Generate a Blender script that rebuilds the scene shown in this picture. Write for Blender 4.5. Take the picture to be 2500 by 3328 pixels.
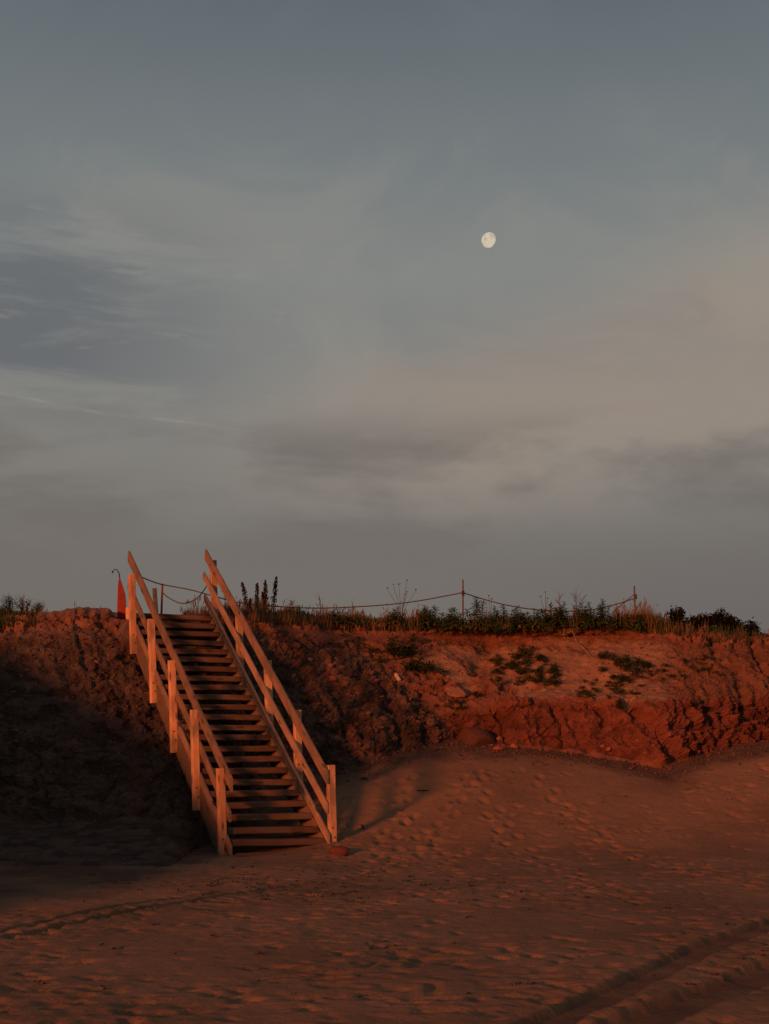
import bpy, math, random
import numpy as np
from mathutils import Vector, Matrix

# ------------------------------------------------------------------ camera, sky, sun, exposure
scene = bpy.context.scene
for o in list(bpy.data.objects):
    bpy.data.objects.remove(o)
F, HZ, EYE = 4500.0, 2420.0, 1.6          # focal length and horizon row of the 2500 px photograph, eye height in metres

cam_data = bpy.data.cameras.new('camera')
cam = bpy.data.objects.new('camera', cam_data)
scene.collection.objects.link(cam)
cam.location = (0, 0, EYE)
cam.rotation_euler = (math.radians(90), 0, 0)
cam_data.sensor_fit = 'HORIZONTAL'
cam_data.sensor_width = 36.0
cam_data.lens = 36.0 * F / 2500.0
cam_data.shift_y = (HZ - 1664.0) / 2500.0
cam_data.clip_start = 0.1
cam_data.clip_end = 12000
scene.camera = cam
scene.cycles.max_bounces = 4
scene.cycles.diffuse_bounces = 2

SUN_AZ, SUN_EL = math.radians(34), math.radians(7.2)     # light travels to the right and away from the camera
sun_data = bpy.data.lights.new('sun', 'SUN')
sun_data.energy = 3.7
sun_data.angle = math.radians(6.0)
sun_data.color = (1.0, 0.255, 0.075)
sun = bpy.data.objects.new('sun', sun_data)
scene.collection.objects.link(sun)
ldir = Vector((math.sin(SUN_AZ) * math.cos(SUN_EL), math.cos(SUN_AZ) * math.cos(SUN_EL), -math.sin(SUN_EL)))
sun.rotation_euler = ldir.to_track_quat('-Z', 'Y').to_euler()

world = bpy.data.worlds.new('World')
scene.world = world
world.use_nodes = True
scene.view_settings.view_transform = 'Standard'
scene.view_settings.look = 'None'
scene.view_settings.exposure = 0.0
scene.view_settings.gamma = 1.0
scene.view_settings.use_curve_mapping = False


class NT:
    """tiny node-graph helper"""
    def __init__(self, tree):
        self.t = tree
        tree.nodes.clear()

    def n(self, kind, ins=None, **props):
        nd = self.t.nodes.new(kind)
        for k, v in props.items():
            setattr(nd, k, v)
        for k, v in (ins or {}).items():
            s = nd.inputs[k]
            if isinstance(v, bpy.types.NodeSocket):
                self.t.links.new(v, s)
            else:
                s.default_value = v
        return nd

    def math(self, op, a, b=0.0, c=0.0, clamp=False):
        return self.n('ShaderNodeMath', {0: a, 1: b, 2: c}, operation=op, use_clamp=clamp).outputs[0]

    def mix(self, fac, a, b, blend='MIX'):
        nd = self.n('ShaderNodeMix', data_type='RGBA', blend_type=blend)
        for i, v in ((0, fac), (6, a), (7, b)):
            if isinstance(v, bpy.types.NodeSocket):
                self.t.links.new(v, nd.inputs[i])
            else:
                nd.inputs[i].default_value = v if i == 0 else (*v[:3], 1.0)
        return nd.outputs[2]

    def smooth(self, x, lo, hi):
        nd = self.n('ShaderNodeMapRange', {0: x, 1: lo, 2: hi, 3: 0.0, 4: 1.0}, interpolation_type='SMOOTHSTEP')
        return nd.outputs[0]

    def noise(self, vec, scale, detail=4.0, rough=0.55, dist=0.0):
        return self.n('ShaderNodeTexNoise', {'Vector': vec, 'Scale': scale, 'Detail': detail, 'Roughness': rough, 'Distortion': dist}).outputs[0]

    def mapping(self, vec, loc=(0, 0, 0), rot=(0, 0, 0), scale=(1, 1, 1)):
        return self.n('ShaderNodeMapping', {0: vec, 1: loc, 2: rot, 3: scale}).outputs[0]


def build_world():
    w = NT(world.node_tree)
    sky = w.n('ShaderNodeTexSky', sky_type='NISHITA', sun_disc=False, sun_elevation=SUN_EL,
              sun_rotation=math.pi + SUN_AZ, air_density=1.0, dust_density=2.5, ozone_density=2.0)
    bri = w.mix(1.0, sky.outputs[0], (0.05, 0.05, 0.05), 'MULTIPLY')
    geo = w.n('ShaderNodeTexCoord').outputs['Generated']
    sep = w.n('ShaderNodeSeparateXYZ', {0: geo})
    x, y, z = sep.outputs[0], sep.outputs[1], sep.outputs[2]
    el = w.math('ARCSINE', z)                         # elevation, radians
    az = w.math('ARCTAN2', x, y)                      # 0 straight ahead, + to the right
    p = w.n('ShaderNodeCombineXYZ', {0: az, 1: el, 2: 0.0}).outputs[0]
    # twilight veil: thin overcast that greys the sky everywhere, blue-grey high up, mauve-grey low down
    ramp = w.n('ShaderNodeValToRGB', {0: w.math('MULTIPLY', el, 1.0 / 0.60)})
    cr = ramp.color_ramp
    stops = [(0.0, (0.168, 0.147, 0.130)), (0.10, (0.166, 0.146, 0.130)), (0.22, (0.186, 0.164, 0.147)), (0.38, (0.252, 0.238, 0.215)),
             (0.54, (0.252, 0.255, 0.238)), (0.68, (0.190, 0.210, 0.213)), (0.82, (0.130, 0.150, 0.168)), (1.0, (0.102, 0.122, 0.147))]
    while len(cr.elements) < len(stops):
        cr.elements.new(0.5)
    for e_, (p_, c_) in zip(cr.elements, stops):
        e_.position = p_; e_.color = (*c_, 1)
    col = w.mix(0.90, bri, ramp.outputs[0])
    # broad warm veil of cirrus, widening and rising to the right
    n1 = w.noise(w.mapping(p, loc=(0.7, 0.2, 0), rot=(0, 0, math.radians(-22)), scale=(1.0, 2.4, 1.0)), 4.5, 5, 0.58, 0.5)
    ctr = w.math('ADD', 0.224, w.math('MULTIPLY', az, 0.15))
    hw = w.math('ADD', 0.064, w.math('MULTIPLY', az, 0.09))
    dist = w.math('DIVIDE', w.math('ABSOLUTE', w.math('SUBTRACT', el, ctr)), w.math('MAXIMUM', hw, 0.03))
    dist = w.math('ADD', dist, w.math('MULTIPLY', w.math('SUBTRACT', n1, 0.5), 0.9))
    warm = w.math('MULTIPLY', w.math('SUBTRACT', 1.0, w.smooth(dist, 0.25, 1.25)), w.smooth(az, -0.18, 0.10))
    col = w.mix(w.math('MULTIPLY', warm, 0.82), col, (0.322, 0.262, 0.214))
    # pale high haze, mottled, with bluer gaps in it
    n0 = w.noise(w.mapping(p, loc=(0.3, 0.1, 0), rot=(0, 0, math.radians(-24)), scale=(1.0, 1.5, 1.0)), 5.5, 6, 0.6, 0.7)
    gap = w.math('MULTIPLY', w.smooth(n0, 0.46, 0.66), w.smooth(el, 0.17, 0.30))
    col = w.mix(w.math('MULTIPLY', gap, 0.26), col, (0.160, 0.182, 0.196))
    lit = w.math('MULTIPLY', w.math('SUBTRACT', 1.0, w.smooth(n0, 0.30, 0.50)), w.math('MULTIPLY', w.smooth(el, 0.15, 0.26), w.math('SUBTRACT', 1.0, w.smooth(el, 0.36, 0.46))))
    col = w.mix(w.math('MULTIPLY', lit, 0.35), col, (0.290, 0.278, 0.248))
    # dark blue-grey cloud bank, streaky, thinning to the right
    n2 = w.noise(w.mapping(p, loc=(0.0, 0.0, 1.3), rot=(0, 0, math.radians(12)), scale=(1.0, 5.0, 1.0)), 6.0, 7, 0.62, 0.35)
    left = w.math('MULTIPLY', w.math('SUBTRACT', 1.0, w.smooth(w.math('ADD', az, w.math('MULTIPLY', n2, 0.10)), -0.19, 0.0)),
                  w.math('MULTIPLY', w.smooth(el, 0.20, 0.27), w.math('SUBTRACT', 1.0, w.smooth(el, 0.32, 0.39))))
    dk = w.math('MULTIPLY', left, w.smooth(n2, 0.36, 0.58))
    col = w.mix(w.math('MULTIPLY', dk, 0.78), col, (0.122, 0.132, 0.148))
    # long grey-mauve streaks lower down
    low = w.math('MULTIPLY', w.smooth(el, 0.10, 0.18), w.math('SUBTRACT', 1.0, w.smooth(el, 0.205, 0.245)))
    n3 = w.noise(w.mapping(p, loc=(2.2, 0.4, 0), rot=(0, 0, math.radians(10)), scale=(1.0, 3.2, 1.0)), 4.6, 5, 0.6, 0.15)
    dl = w.math('MULTIPLY', low, w.smooth(n3, 0.40, 0.62))
    col = w.mix(w.math('MULTIPLY', dl, 0.72), col, (0.152, 0.136, 0.127))
    mau = w.math('MULTIPLY', w.smooth(az, -0.02, 0.26), w.math('SUBTRACT', 1.0, w.smooth(el, 0.07, 0.19)))
    col = w.mix(w.math('MULTIPLY', mau, 0.65), col, (0.140, 0.126, 0.124))
    # bright flecks of cirrus on the bank's rim and one thin vapour trail
    n4 = w.noise(w.mapping(p, loc=(5.0, 1.0, 0), rot=(0, 0, math.radians(16)), scale=(1.0, 5.5, 1.0)), 16.0, 5, 0.6, 0.2)
    fl = w.math('MULTIPLY', w.smooth(n4, 0.60, 0.74), w.math('MULTIPLY', w.smooth(el, 0.20, 0.25), w.math('SUBTRACT', 1.0, w.smooth(el, 0.33, 0.40))))
    fl = w.math('MULTIPLY', fl, w.math('SUBTRACT', 1.0, w.smooth(az, -0.12, 0.02)))
    col = w.mix(w.math('MULTIPLY', fl, 0.38), col, (0.33, 0.29, 0.25))
    n5 = w.noise(p, 9.0, 3, 0.5)
    tr = w.math('ABSOLUTE', w.math('SUBTRACT', w.math('ADD', el, w.math('MULTIPLY', az, 0.10)), w.math('ADD', 0.206, w.math('MULTIPLY', n5, 0.012))))
    tm = w.math('MULTIPLY', w.math('SUBTRACT', 1.0, w.smooth(tr, 0.0003, 0.0016)),
                w.math('MULTIPLY', w.math('SUBTRACT', 1.0, w.smooth(az, -0.16, -0.08)), w.smooth(w.noise(p, 40.0, 2), 0.35, 0.6)))
    col = w.mix(w.math('MULTIPLY', tm, 0.28), col, (0.33, 0.31, 0.29))
    bg = w.n('ShaderNodeBackground', {0: col, 1: 1.0})
    world.cycles.sampling_method = 'MANUAL'
    world.cycles.sample_map_resolution = 256
    out = w.n('ShaderNodeOutputWorld', {0: bg.outputs[0]})


build_world()

# ------------------------------------------------------------------ helpers
rng = np.random.default_rng(7)
R = random.Random(11)
COL = scene.collection


def unproject(px, py, Y):
    return Vector(((px - 1250.0) / F * Y, Y, EYE + (HZ - py) / F * Y))


def mesh_obj(name, verts, faces, mat, parent=None, smooth=False, cols=None):
    me = bpy.data.meshes.new(name)
    me.from_pydata([tuple(v) for v in verts], [], [tuple(f) for f in faces])
    if smooth:
        me.polygons.foreach_set('use_smooth', [True] * len(me.polygons))
    if cols is not None:
        a = me.color_attributes.new('tint', 'FLOAT_COLOR', 'POINT')
        a.data.foreach_set('color', np.asarray(cols, dtype=np.float32).reshape(-1))
    me.materials.append(mat)
    o = bpy.data.objects.new(name, me)
    COL.objects.link(o)
    if parent is not None:
        o.parent = parent
    return o


def grid_obj(name, P, mat, cols=None, flat=None):
    nr, nc = P.shape[:2]
    me = bpy.data.meshes.new(name)
    nv, nf = nr * nc, (nr - 1) * (nc - 1)
    me.vertices.add(nv)
    me.vertices.foreach_set('co', P.reshape(-1).astype(np.float32))
    idx = np.arange(nv).reshape(nr, nc)
    q = np.stack([idx[:-1, :-1], idx[:-1, 1:], idx[1:, 1:], idx[1:, :-1]], -1).reshape(-1)
    me.loops.add(nf * 4)
    me.loops.foreach_set('vertex_index', q.astype(np.int32))
    me.polygons.add(nf)
    me.polygons.foreach_set('loop_start', np.arange(0, nf * 4, 4, dtype=np.int32))
    me.polygons.foreach_set('use_smooth', np.ones(nf, dtype=bool))
    if flat is not None:
        me.polygons.foreach_set('use_smooth', ~flat[:-1, :-1].reshape(-1))
    me.update(calc_edges=True)
    me.validate()
    if cols is not None:
        a = me.color_attributes.new('tint', 'FLOAT_COLOR', 'POINT')
        a.data.foreach_set('color', cols.reshape(-1).astype(np.float32))
    me.materials.append(mat)
    o = bpy.data.objects.new(name, me)
    COL.objects.link(o)
    return o


def tag(o, label=None, cat=None, group=None, kind=None):
    if label: o['label'] = label
    if cat: o['category'] = cat
    if group: o['group'] = group
    if kind: o['kind'] = kind
    return o


def empty(name, loc, label=None, cat=None, group=None):
    o = bpy.data.objects.new(name, None)
    COL.objects.link(o)
    o.location = loc
    o.empty_display_size = 0.1
    return tag(o, label, cat, group)


class MB:
    """collects verts/faces/colours"""
    def __init__(self):
        self.v, self.f, self.c = [], [], []

    def add(self, vs, fs, col=(1, 1, 1)):
        b = len(self.v)
        self.v += [tuple(p) for p in vs]
        self.f += [tuple(i + b for i in f) for f in fs]
        self.c += [(*col, 1.0)] * len(vs)

    def tube(self, pts, rad, n=6, col=(1, 1, 1), cap=True):
        pts = [Vector(p) for p in pts]
        if not hasattr(rad, '__len__'):
            rad = [rad] * len(pts)
        vs, fs = [], []
        up = Vector((0.13, 0.21, 0.97))
        for i, p in enumerate(pts):
            d = (pts[min(i + 1, len(pts) - 1)] - pts[max(i - 1, 0)])
            d = d.normalized() if d.length > 1e-9 else Vector((0, 0, 1))
            a = d.cross(up)
            if a.length < 1e-3:
                a = d.cross(Vector((1, 0, 0)))
            a.normalize()
            b = d.cross(a)
            for k in range(n):
                t = 2 * math.pi * k / n
                vs.append(p + (a * math.cos(t) + b * math.sin(t)) * rad[i])
        for i in range(len(pts) - 1):
            for k in range(n):
                k2 = (k + 1) % n
                fs.append((i * n + k, i * n + k2, (i + 1) * n + k2, (i + 1) * n + k))
        if cap:
            fs.append(tuple(range(n - 1, -1, -1)))
            fs.append(tuple((len(pts) - 1) * n + k for k in range(n)))
        self.add(vs, fs, col)

    def leaf(self, base, d, L, W, droop=0.25, col=(1, 1, 1), side=None):
        d = Vector(d).normalized()
        if side is None:
            side = d.cross(Vector((R.uniform(-.4, .4), R.uniform(-.4, .4), 1.0)))
        side = side.normalized() if side.length > 1e-4 else Vector((1, 0, 0))
        nrm = side.cross(d)
        base = Vector(base)
        m = base + d * L * 0.45 - Vector((0, 0, 1)) * droop * L * 0.2
        tip = base + d * L - Vector((0, 0, 1)) * droop * L
        fold = nrm * W * 0.22
        vs = [base, m + side * W * 0.5 + fold, m, m - side * W * 0.5 + fold, tip]
        self.add(vs, [(0, 1, 2), (0, 2, 3), (1, 4, 2), (2, 4, 3)], col)

    def build(self, name, mat, parent=None, smooth=False):
        return mesh_obj(name, self.v, self.f, mat, parent, smooth, self.c)


# ---- vectorised gradient noise
_perm = rng.permutation(4096)
_grad = rng.normal(size=(4096, 3)); _grad /= np.linalg.norm(_grad, axis=1, keepdims=True)


def _h(i, j, k):
    return _perm[(_perm[(_perm[i & 4095] + j) & 4095] + k) & 4095]


def perlin(x, y, z):
    x, y, z = np.broadcast_arrays(x, y, z)
    xi, yi, zi = np.floor(x).astype(int), np.floor(y).astype(int), np.floor(z).astype(int)
    xf, yf, zf = x - xi, y - yi, z - zi
    s = lambda t: t * t * t * (t * (t * 6 - 15) + 10)
    u, v, w = s(xf), s(yf), s(zf)
    out = 0
    for a in (0, 1):
        for b in (0, 1):
            for c in (0, 1):
                g = _grad[_h(xi + a, yi + b, zi + c)]
                d = g[..., 0] * (xf - a) + g[..., 1] * (yf - b) + g[..., 2] * (zf - c)
                out = out + d * (u if a else 1 - u) * (v if b else 1 - v) * (w if c else 1 - w)
    return out * 1.6


def fbm(x, y, z, oct=4, gain=0.5, lac=2.03):
    o, a = 0, 1.0
    for i in range(oct):
        o = o + a * perlin(x + 17.3 * i, y + 5.1 * i, z + 9.7 * i)
        x, y, z, a = x * lac, y * lac, z * lac, a * gain
    return o


def ridged(x, y, z, oct=3):
    o, a = 0, 1.0
    for i in range(oct):
        o = o + a * (1 - np.abs(perlin(x + 31.7 * i, y + 3.1 * i, z + 7.9 * i)) * 2)
        x, y, z, a = x * 2.1, y * 2.1, z * 2.1, a * 0.5
    return o


def worley(x, y, z):
    """distance to nearest, second nearest, and a cell id value"""
    xi, yi, zi = np.floor(x).astype(int), np.floor(y).astype(int), np.floor(z).astype(int)
    f1 = np.full(x.shape, 9.0); f2 = f1.copy(); cid = np.zeros(x.shape)
    for a in (-1, 0, 1):
        for b in (-1, 0, 1):
            for c in (-1, 0, 1):
                h = _h(xi + a, yi + b, zi + c)
                g = _grad[h]
                d = np.sqrt((xi + a + .5 + g[..., 0] * .45 - x) ** 2 + (yi + b + .5 + g[..., 1] * .45 - y) ** 2 + (zi + c + .5 + g[..., 2] * .45 - z) ** 2)
                m = d < f1
                f2 = np.where(m, f1, np.minimum(f2, d))
                cid = np.where(m, h / 4096.0, cid)
                f1 = np.where(m, d, f1)
    return f1, f2, cid


def sstep(x, a, b):
    t = np.clip((x - a) / (b - a), 0, 1)
    return t * t * (3 - 2 * t)


# ------------------------------------------------------------------ materials
def new_mat(name):
    m = bpy.data.materials.new(name)
    m.use_nodes = True
    return m, NT(m.node_tree)


def finish(w, color, rough=0.85, bump=None, bdist=0.01, bstr=0.6, spec=0.25):
    bs = w.n('ShaderNodeBsdfPrincipled', {'Roughness': rough, 'Specular IOR Level': spec})
    if isinstance(color, bpy.types.NodeSocket):
        w.t.links.new(color, bs.inputs['Base Color'])
    else:
        bs.inputs['Base Color'].default_value = (*color, 1)
    if bump is not None:
        bn = w.n('ShaderNodeBump', {'Height': bump, 'Distance': bdist, 'Strength': bstr})
        w.t.links.new(bn.outputs[0], bs.inputs['Normal'])
    w.n('ShaderNodeOutputMaterial', {0: bs.outputs[0]})


def wood_mat(name, a, b, dark, grain=1.0, dirt=0.0, dirtcol=(0.16, 0.09, 0.06)):
    m, w = new_mat(name)
    obj = w.n('ShaderNodeTexCoord').outputs['Object']
    rnd = w.n('ShaderNodeObjectInfo').outputs['Random']
    off = w.n('ShaderNodeCombineXYZ', {0: w.math('MULTIPLY', rnd, 37.0), 1: w.math('MULTIPLY', rnd, 11.0), 2: w.math('MULTIPLY', rnd, 7.0)}).outputs[0]
    pv = w.n('ShaderNodeVectorMath', {0: obj, 1: off}, operation='ADD').outputs[0]
    g1 = w.noise(w.mapping(pv, scale=(1.6, 42, 42)), 1.0, 5, 0.6, 0.6)
    g2 = w.noise(w.mapping(pv, scale=(5, 160, 160)), 1.0, 3, 0.6)
    blotch = w.noise(pv, 3.0, 4, 0.6)
    c = w.mix(w.smooth(g1, 0.3, 0.7), a, b)
    c = w.mix(w.math('MULTIPLY', w.smooth(g2, 0.52, 0.75), 0.45 * grain), c, dark)
    c = w.mix(w.math('MULTIPLY', w.smooth(blotch, 0.45, 0.70), 0.6), c, dark)
    grey = w.noise(w.mapping(pv, scale=(0.9, 3, 3)), 1.7, 4, 0.6)
    c = w.mix(w.math('MULTIPLY', w.smooth(grey, 0.46, 0.62), 0.6), c, (0.165, 0.128, 0.10))
    vk = w.n('ShaderNodeTexVoronoi', {'Vector': w.mapping(pv, scale=(3.2, 11, 11)), 'Scale': 1.0}, voronoi_dimensions='3D')
    knot = w.math('SUBTRACT', 1.0, w.smooth(vk.outputs['Distance'], 0.14, 0.34))
    pick = w.math('GREATER_THAN', w.n('ShaderNodeSeparateXYZ', {0: vk.outputs['Color']}).outputs[0], 0.62)
    c = w.mix(w.math('MULTIPLY', w.math('MULTIPLY', knot, pick), 0.85), c, tuple(d * 0.35 for d in dark))
    vary = w.math('ADD', 0.70, w.math('MULTIPLY', rnd, 0.45))
    vc = w.n('ShaderNodeCombineColor', {0: vary, 1: vary, 2: vary}).outputs[0]
    c = w.mix(1.0, c, vc, 'MULTIPLY')
    if dirt:
        dn = w.noise(w.mapping(pv, scale=(3, 9, 9)), 1.0, 5, 0.65)
        c = w.mix(w.math('MULTIPLY', w.smooth(dn, 0.35, 0.6), dirt), c, dirtcol)
    h = w.math('ADD', g1, w.math('MULTIPLY', g2, 0.6))
    finish(w, c, 0.8, h, 0.004, 0.55, 0.2)
    return m


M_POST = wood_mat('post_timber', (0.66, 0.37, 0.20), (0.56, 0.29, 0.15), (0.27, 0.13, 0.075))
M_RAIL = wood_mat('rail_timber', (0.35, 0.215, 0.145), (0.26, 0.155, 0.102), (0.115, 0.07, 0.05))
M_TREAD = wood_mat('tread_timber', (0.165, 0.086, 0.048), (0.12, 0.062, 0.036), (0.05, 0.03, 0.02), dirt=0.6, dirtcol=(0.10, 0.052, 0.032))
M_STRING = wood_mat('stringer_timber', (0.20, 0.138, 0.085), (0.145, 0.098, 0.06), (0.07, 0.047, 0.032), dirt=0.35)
M_GREY = wood_mat('grey_driftwood', (0.13, 0.09, 0.065), (0.09, 0.062, 0.046), (0.05, 0.036, 0.028))
M_PALE = wood_mat('pale_wood', (0.55, 0.42, 0.30), (0.45, 0.33, 0.22), (0.22, 0.15, 0.1))


def plain_mat(name, col, rough=0.8, var=0.3, scale=12.0, bump=0.004):
    m, w = new_mat(name)
    obj = w.n('ShaderNodeTexCoord').outputs['Object']
    n = w.noise(obj, scale, 5, 0.6)
    c = w.mix(w.smooth(n, 0.3, 0.7), tuple(x * (1 - var) for x in col), tuple(min(1, x * (1 + var)) for x in col))
    finish(w, c, rough, n, bump, 0.6, 0.25)
    return m


M_RED = plain_mat('red_paint', (0.20, 0.016, 0.012), 0.6, 0.25, 14)
M_BLACK = plain_mat('dark_iron', (0.03, 0.025, 0.022), 0.55, 0.3, 30)
M_STAKE = plain_mat('rusted_stake', (0.10, 0.055, 0.035), 0.8, 0.35, 20)
M_ROPE = plain_mat('rope_fibre', (0.085, 0.06, 0.045), 0.9, 0.4, 60)
M_SLATE = plain_mat('grey_board', (0.085, 0.075, 0.08), 0.8, 0.35, 9)
M_WEED = plain_mat('dried_seaweed', (0.022, 0.015, 0.012), 0.85, 0.4, 30)


def tint_mat(name, rough=0.75, nscale=9.0, amt=0.35, bump=0.0, bscale=40.0, transl=0.0):
    """takes the mesh's own per-point colour and breaks it up with noise"""
    m, w = new_mat(name)
    a = w.n('ShaderNodeVertexColor', layer_name='tint').outputs[0]
    pos = w.n('ShaderNodeNewGeometry').outputs['Position']
    n = w.noise(pos, nscale, 5, 0.62)
    k = w.math('ADD', 1.0 - amt, w.math('MULTIPLY', n, 2 * amt))
    c = w.mix(1.0, a, w.n('ShaderNodeCombineColor', {0: k, 1: k, 2: k}).outputs[0], 'MULTIPLY')
    if transl:
        d = w.n('ShaderNodeBsdfDiffuse', {0: c, 1: 0.5})
        t = w.n('ShaderNodeBsdfTranslucent', {0: c})
        mx = w.n('ShaderNodeMixShader', {0: transl, 1: d.outputs[0], 2: t.outputs[0]})
        w.n('ShaderNodeOutputMaterial', {0: mx.outputs[0]})
    elif bump:
        b = w.math('ADD', w.noise(pos, bscale, 5, 0.65), w.math('MULTIPLY', n, 0.7))
        finish(w, c, rough, b, bump, 0.8, 0.15)
    else:
        finish(w, c, rough, None, spec=0.2)
    return m


M_EARTH = tint_mat('red_earth', 0.95, 5.0, 0.45, 0.05, 13.0)
M_PLANT = tint_mat('plant_leaf', 0.7, 20.0, 0.2, transl=0.25)
M_STEM = tint_mat('plant_stem', 0.85, 20.0, 0.2)
M_STONE = tint_mat('sandstone', 0.92, 11.0, 0.35, 0.02, 30.0)


def sand_mat():
    m, w = new_mat('beach_sand')
    pos = w.n('ShaderNodeNewGeometry').outputs['Position']
    n1 = w.noise(pos, 0.55, 5, 0.55)
    n2 = w.noise(pos, 6.0, 6, 0.6)
    n3 = w.noise(pos, 70.0, 4, 0.7)
    c = w.mix(w.smooth(n1, 0.35, 0.65), (0.185, 0.100, 0.057), (0.250, 0.133, 0.075))
    c = w.mix(w.math('MULTIPLY', w.smooth(n2, 0.5, 0.72), 0.35), c, (0.105, 0.063, 0.043))
    c = w.mix(w.math('MULTIPLY', w.smooth(n3, 0.55, 0.8), 0.25), c, (0.090, 0.055, 0.039))
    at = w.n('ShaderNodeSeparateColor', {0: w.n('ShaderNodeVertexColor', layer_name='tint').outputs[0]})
    c = w.mix(w.math('MULTIPLY', at.outputs[0], 0.88), c, (0.070, 0.042, 0.032))  # earth wash, and at left the shade painted into the sand colour
    c = w.mix(w.math('MULTIPLY', at.outputs[1], 0.85), c, (0.060, 0.038, 0.030))  # groove shade painted into the rut floors
    n4 = w.noise(pos, 17.0, 5, 0.65)
    h = w.math('ADD', w.math('ADD', w.math('MULTIPLY', n2, 0.6), w.math('MULTIPLY', n4, 0.7)), w.math('MULTIPLY', n3, 0.2))
    finish(w, c, 0.95, h, 0.032, 0.7, 0.1)
    return m


M_SAND = sand_mat()

# ------------------------------------------------------------------ the stair's frame of reference
TH = math.radians(24.3)
U = Vector((-math.sin(TH), math.cos(TH), 0))        # uphill, horizontal
V = Vector((math.cos(TH), math.sin(TH), 0))         # across, to the right
O = Vector((-1.51, 20.0, 0.0))
RUN, RISE, Z0, NT_ = 0.256, 0.170, 0.18, 23
SL = RISE / RUN
PH = math.atan(SL)
D = U * math.cos(PH) + Vector((0, 0, 1)) * math.sin(PH)
N = -U * math.sin(PH) + Vector((0, 0, 1)) * math.cos(PH)


def sp(t, v, rel):
    """point at distance t up the run, v across, rel above the line through the tread faces"""
    return O + U * t + V * v + Vector((0, 0, Z0 + SL * t + rel))


# ------------------------------------------------------------------ outline of the bluff
# each profile: image column, then (row, distance) for: toe, top of lower scarp, bench, foot of the topsoil, lip
PROF = [
    (-1500, (2650, 22.4), (2500, 23.3), (2330, 24.1), (2090, 25.4), (2000, 25.8)),
    (-500, (2665, 21.9), (2490, 22.7), (2310, 23.5), (2085, 24.6), (2003, 25.1)),
    (0, (2662, 21.6), (2480, 22.5), (2300, 23.2), (2080, 24.3), (1996, 25.0)),
    (250, (2665, 21.6), (2480, 22.5), (2290, 23.4), (2060, 24.6), (1976, 25.3)),
    (420, (2660, 21.6), (2480, 22.7), (2300, 23.7), (2090, 24.9), (1976, 25.9)),
    (560, (2655, 21.7), (2490, 22.8), (2320, 23.8), (2110, 25.1), (2012, 25.9)),
    (700, (2625, 22.0), (2490, 22.9), (2330, 24.0), (2120, 25.4), (2000, 26.2)),
    (830, (2560, 22.7), (2450, 23.5), (2290, 24.5), (2080, 26.0), (1990, 26.5)),
    (950, (2490, 23.4), (2400, 24.1), (2250, 25.0), (2070, 26.3), (2000, 26.8)),
    (1100, (2445, 24.0), (2350, 24.5), (2215, 25.4), (2065, 26.7), (2012, 27.0)),
    (1300, (2425, 24.5), (2335, 24.9), (2225, 25.7), (2068, 27.2), (2022, 27.35)),
    (1500, (2418, 24.9), (2318, 25.25), (2240, 26.0), (2072, 27.8), (2034, 27.5)),
    (1650, (2425, 24.9), (2290, 25.2), (2258, 26.0), (2070, 27.9), (2034, 27.5)),
    (1850, (2440, 24.9), (2278, 25.25), (2252, 26.0), (2066, 27.95), (2032, 27.55)),
    (2050, (2470, 24.6), (2285, 25.1), (2246, 25.9), (2070, 27.9), (2030, 27.65)),
    (2150, (2490, 24.3), (2300, 25.0), (2240, 25.9), (2085, 27.6), (2036, 28.0)),
    (2280, (2460, 25.0), (2290, 25.5), (2220, 26.3), (2110, 27.5), (2050, 28.2)),
    (2400, (2440, 25.4), (2270, 25.9), (2200, 26.6), (2110, 27.7), (2058, 28.4)),
    (2520, (2440, 25.7), (2270, 26.2), (2190, 26.9), (2100, 27.8), (2062, 28.6)),
    (3000, (2440, 26.4), (2300, 26.9), (2200, 27.5), (2100, 28.4), (2060, 29.0)),
    (4200, (2440, 26.4), (2300, 26.9), (2200, 27.5), (2100, 28.4), (2060, 29.0)),
]
TOE = sorted(((p[0] - 1250) / F * p[1][1], p[1][1]) for p in PROF)

# ------------------------------------------------------------------ beach
def axis(lo, a, b, hi, step):
    fine = np.arange(a, b + step * .5, step)
    def out(d0, d1):
        r, s, x = [], step * 1.6, d0
        while x < d1:
            x += s; s *= 1.35; r.append(min(x, d1))
        return np.array(r)
    left = -out(-a, -lo)[::-1] if lo < a else np.array([])
    right = out(b, hi) if hi > b else np.array([])
    return np.concatenate([left, fine, right])


SX = axis(-420, -8.2, 9.6, 420, 0.035)
SY = axis(-260, 6.6, 26.8, 31, 0.035)
TOE_X = [-420, -12, -6, -4.2, -3.0, -2.4, -1.7, -0.8, 0.3, 1.4, 3.0, 4.9, 7.1, 12, 420]
TOE_Z = [0.9, 0.8, 0.55, 0.42, 0.30, 0.26, 0.55, 1.42, 1.55, 1.58, 1.46, 1.28, 1.42, 1.3, 1.0]


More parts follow.
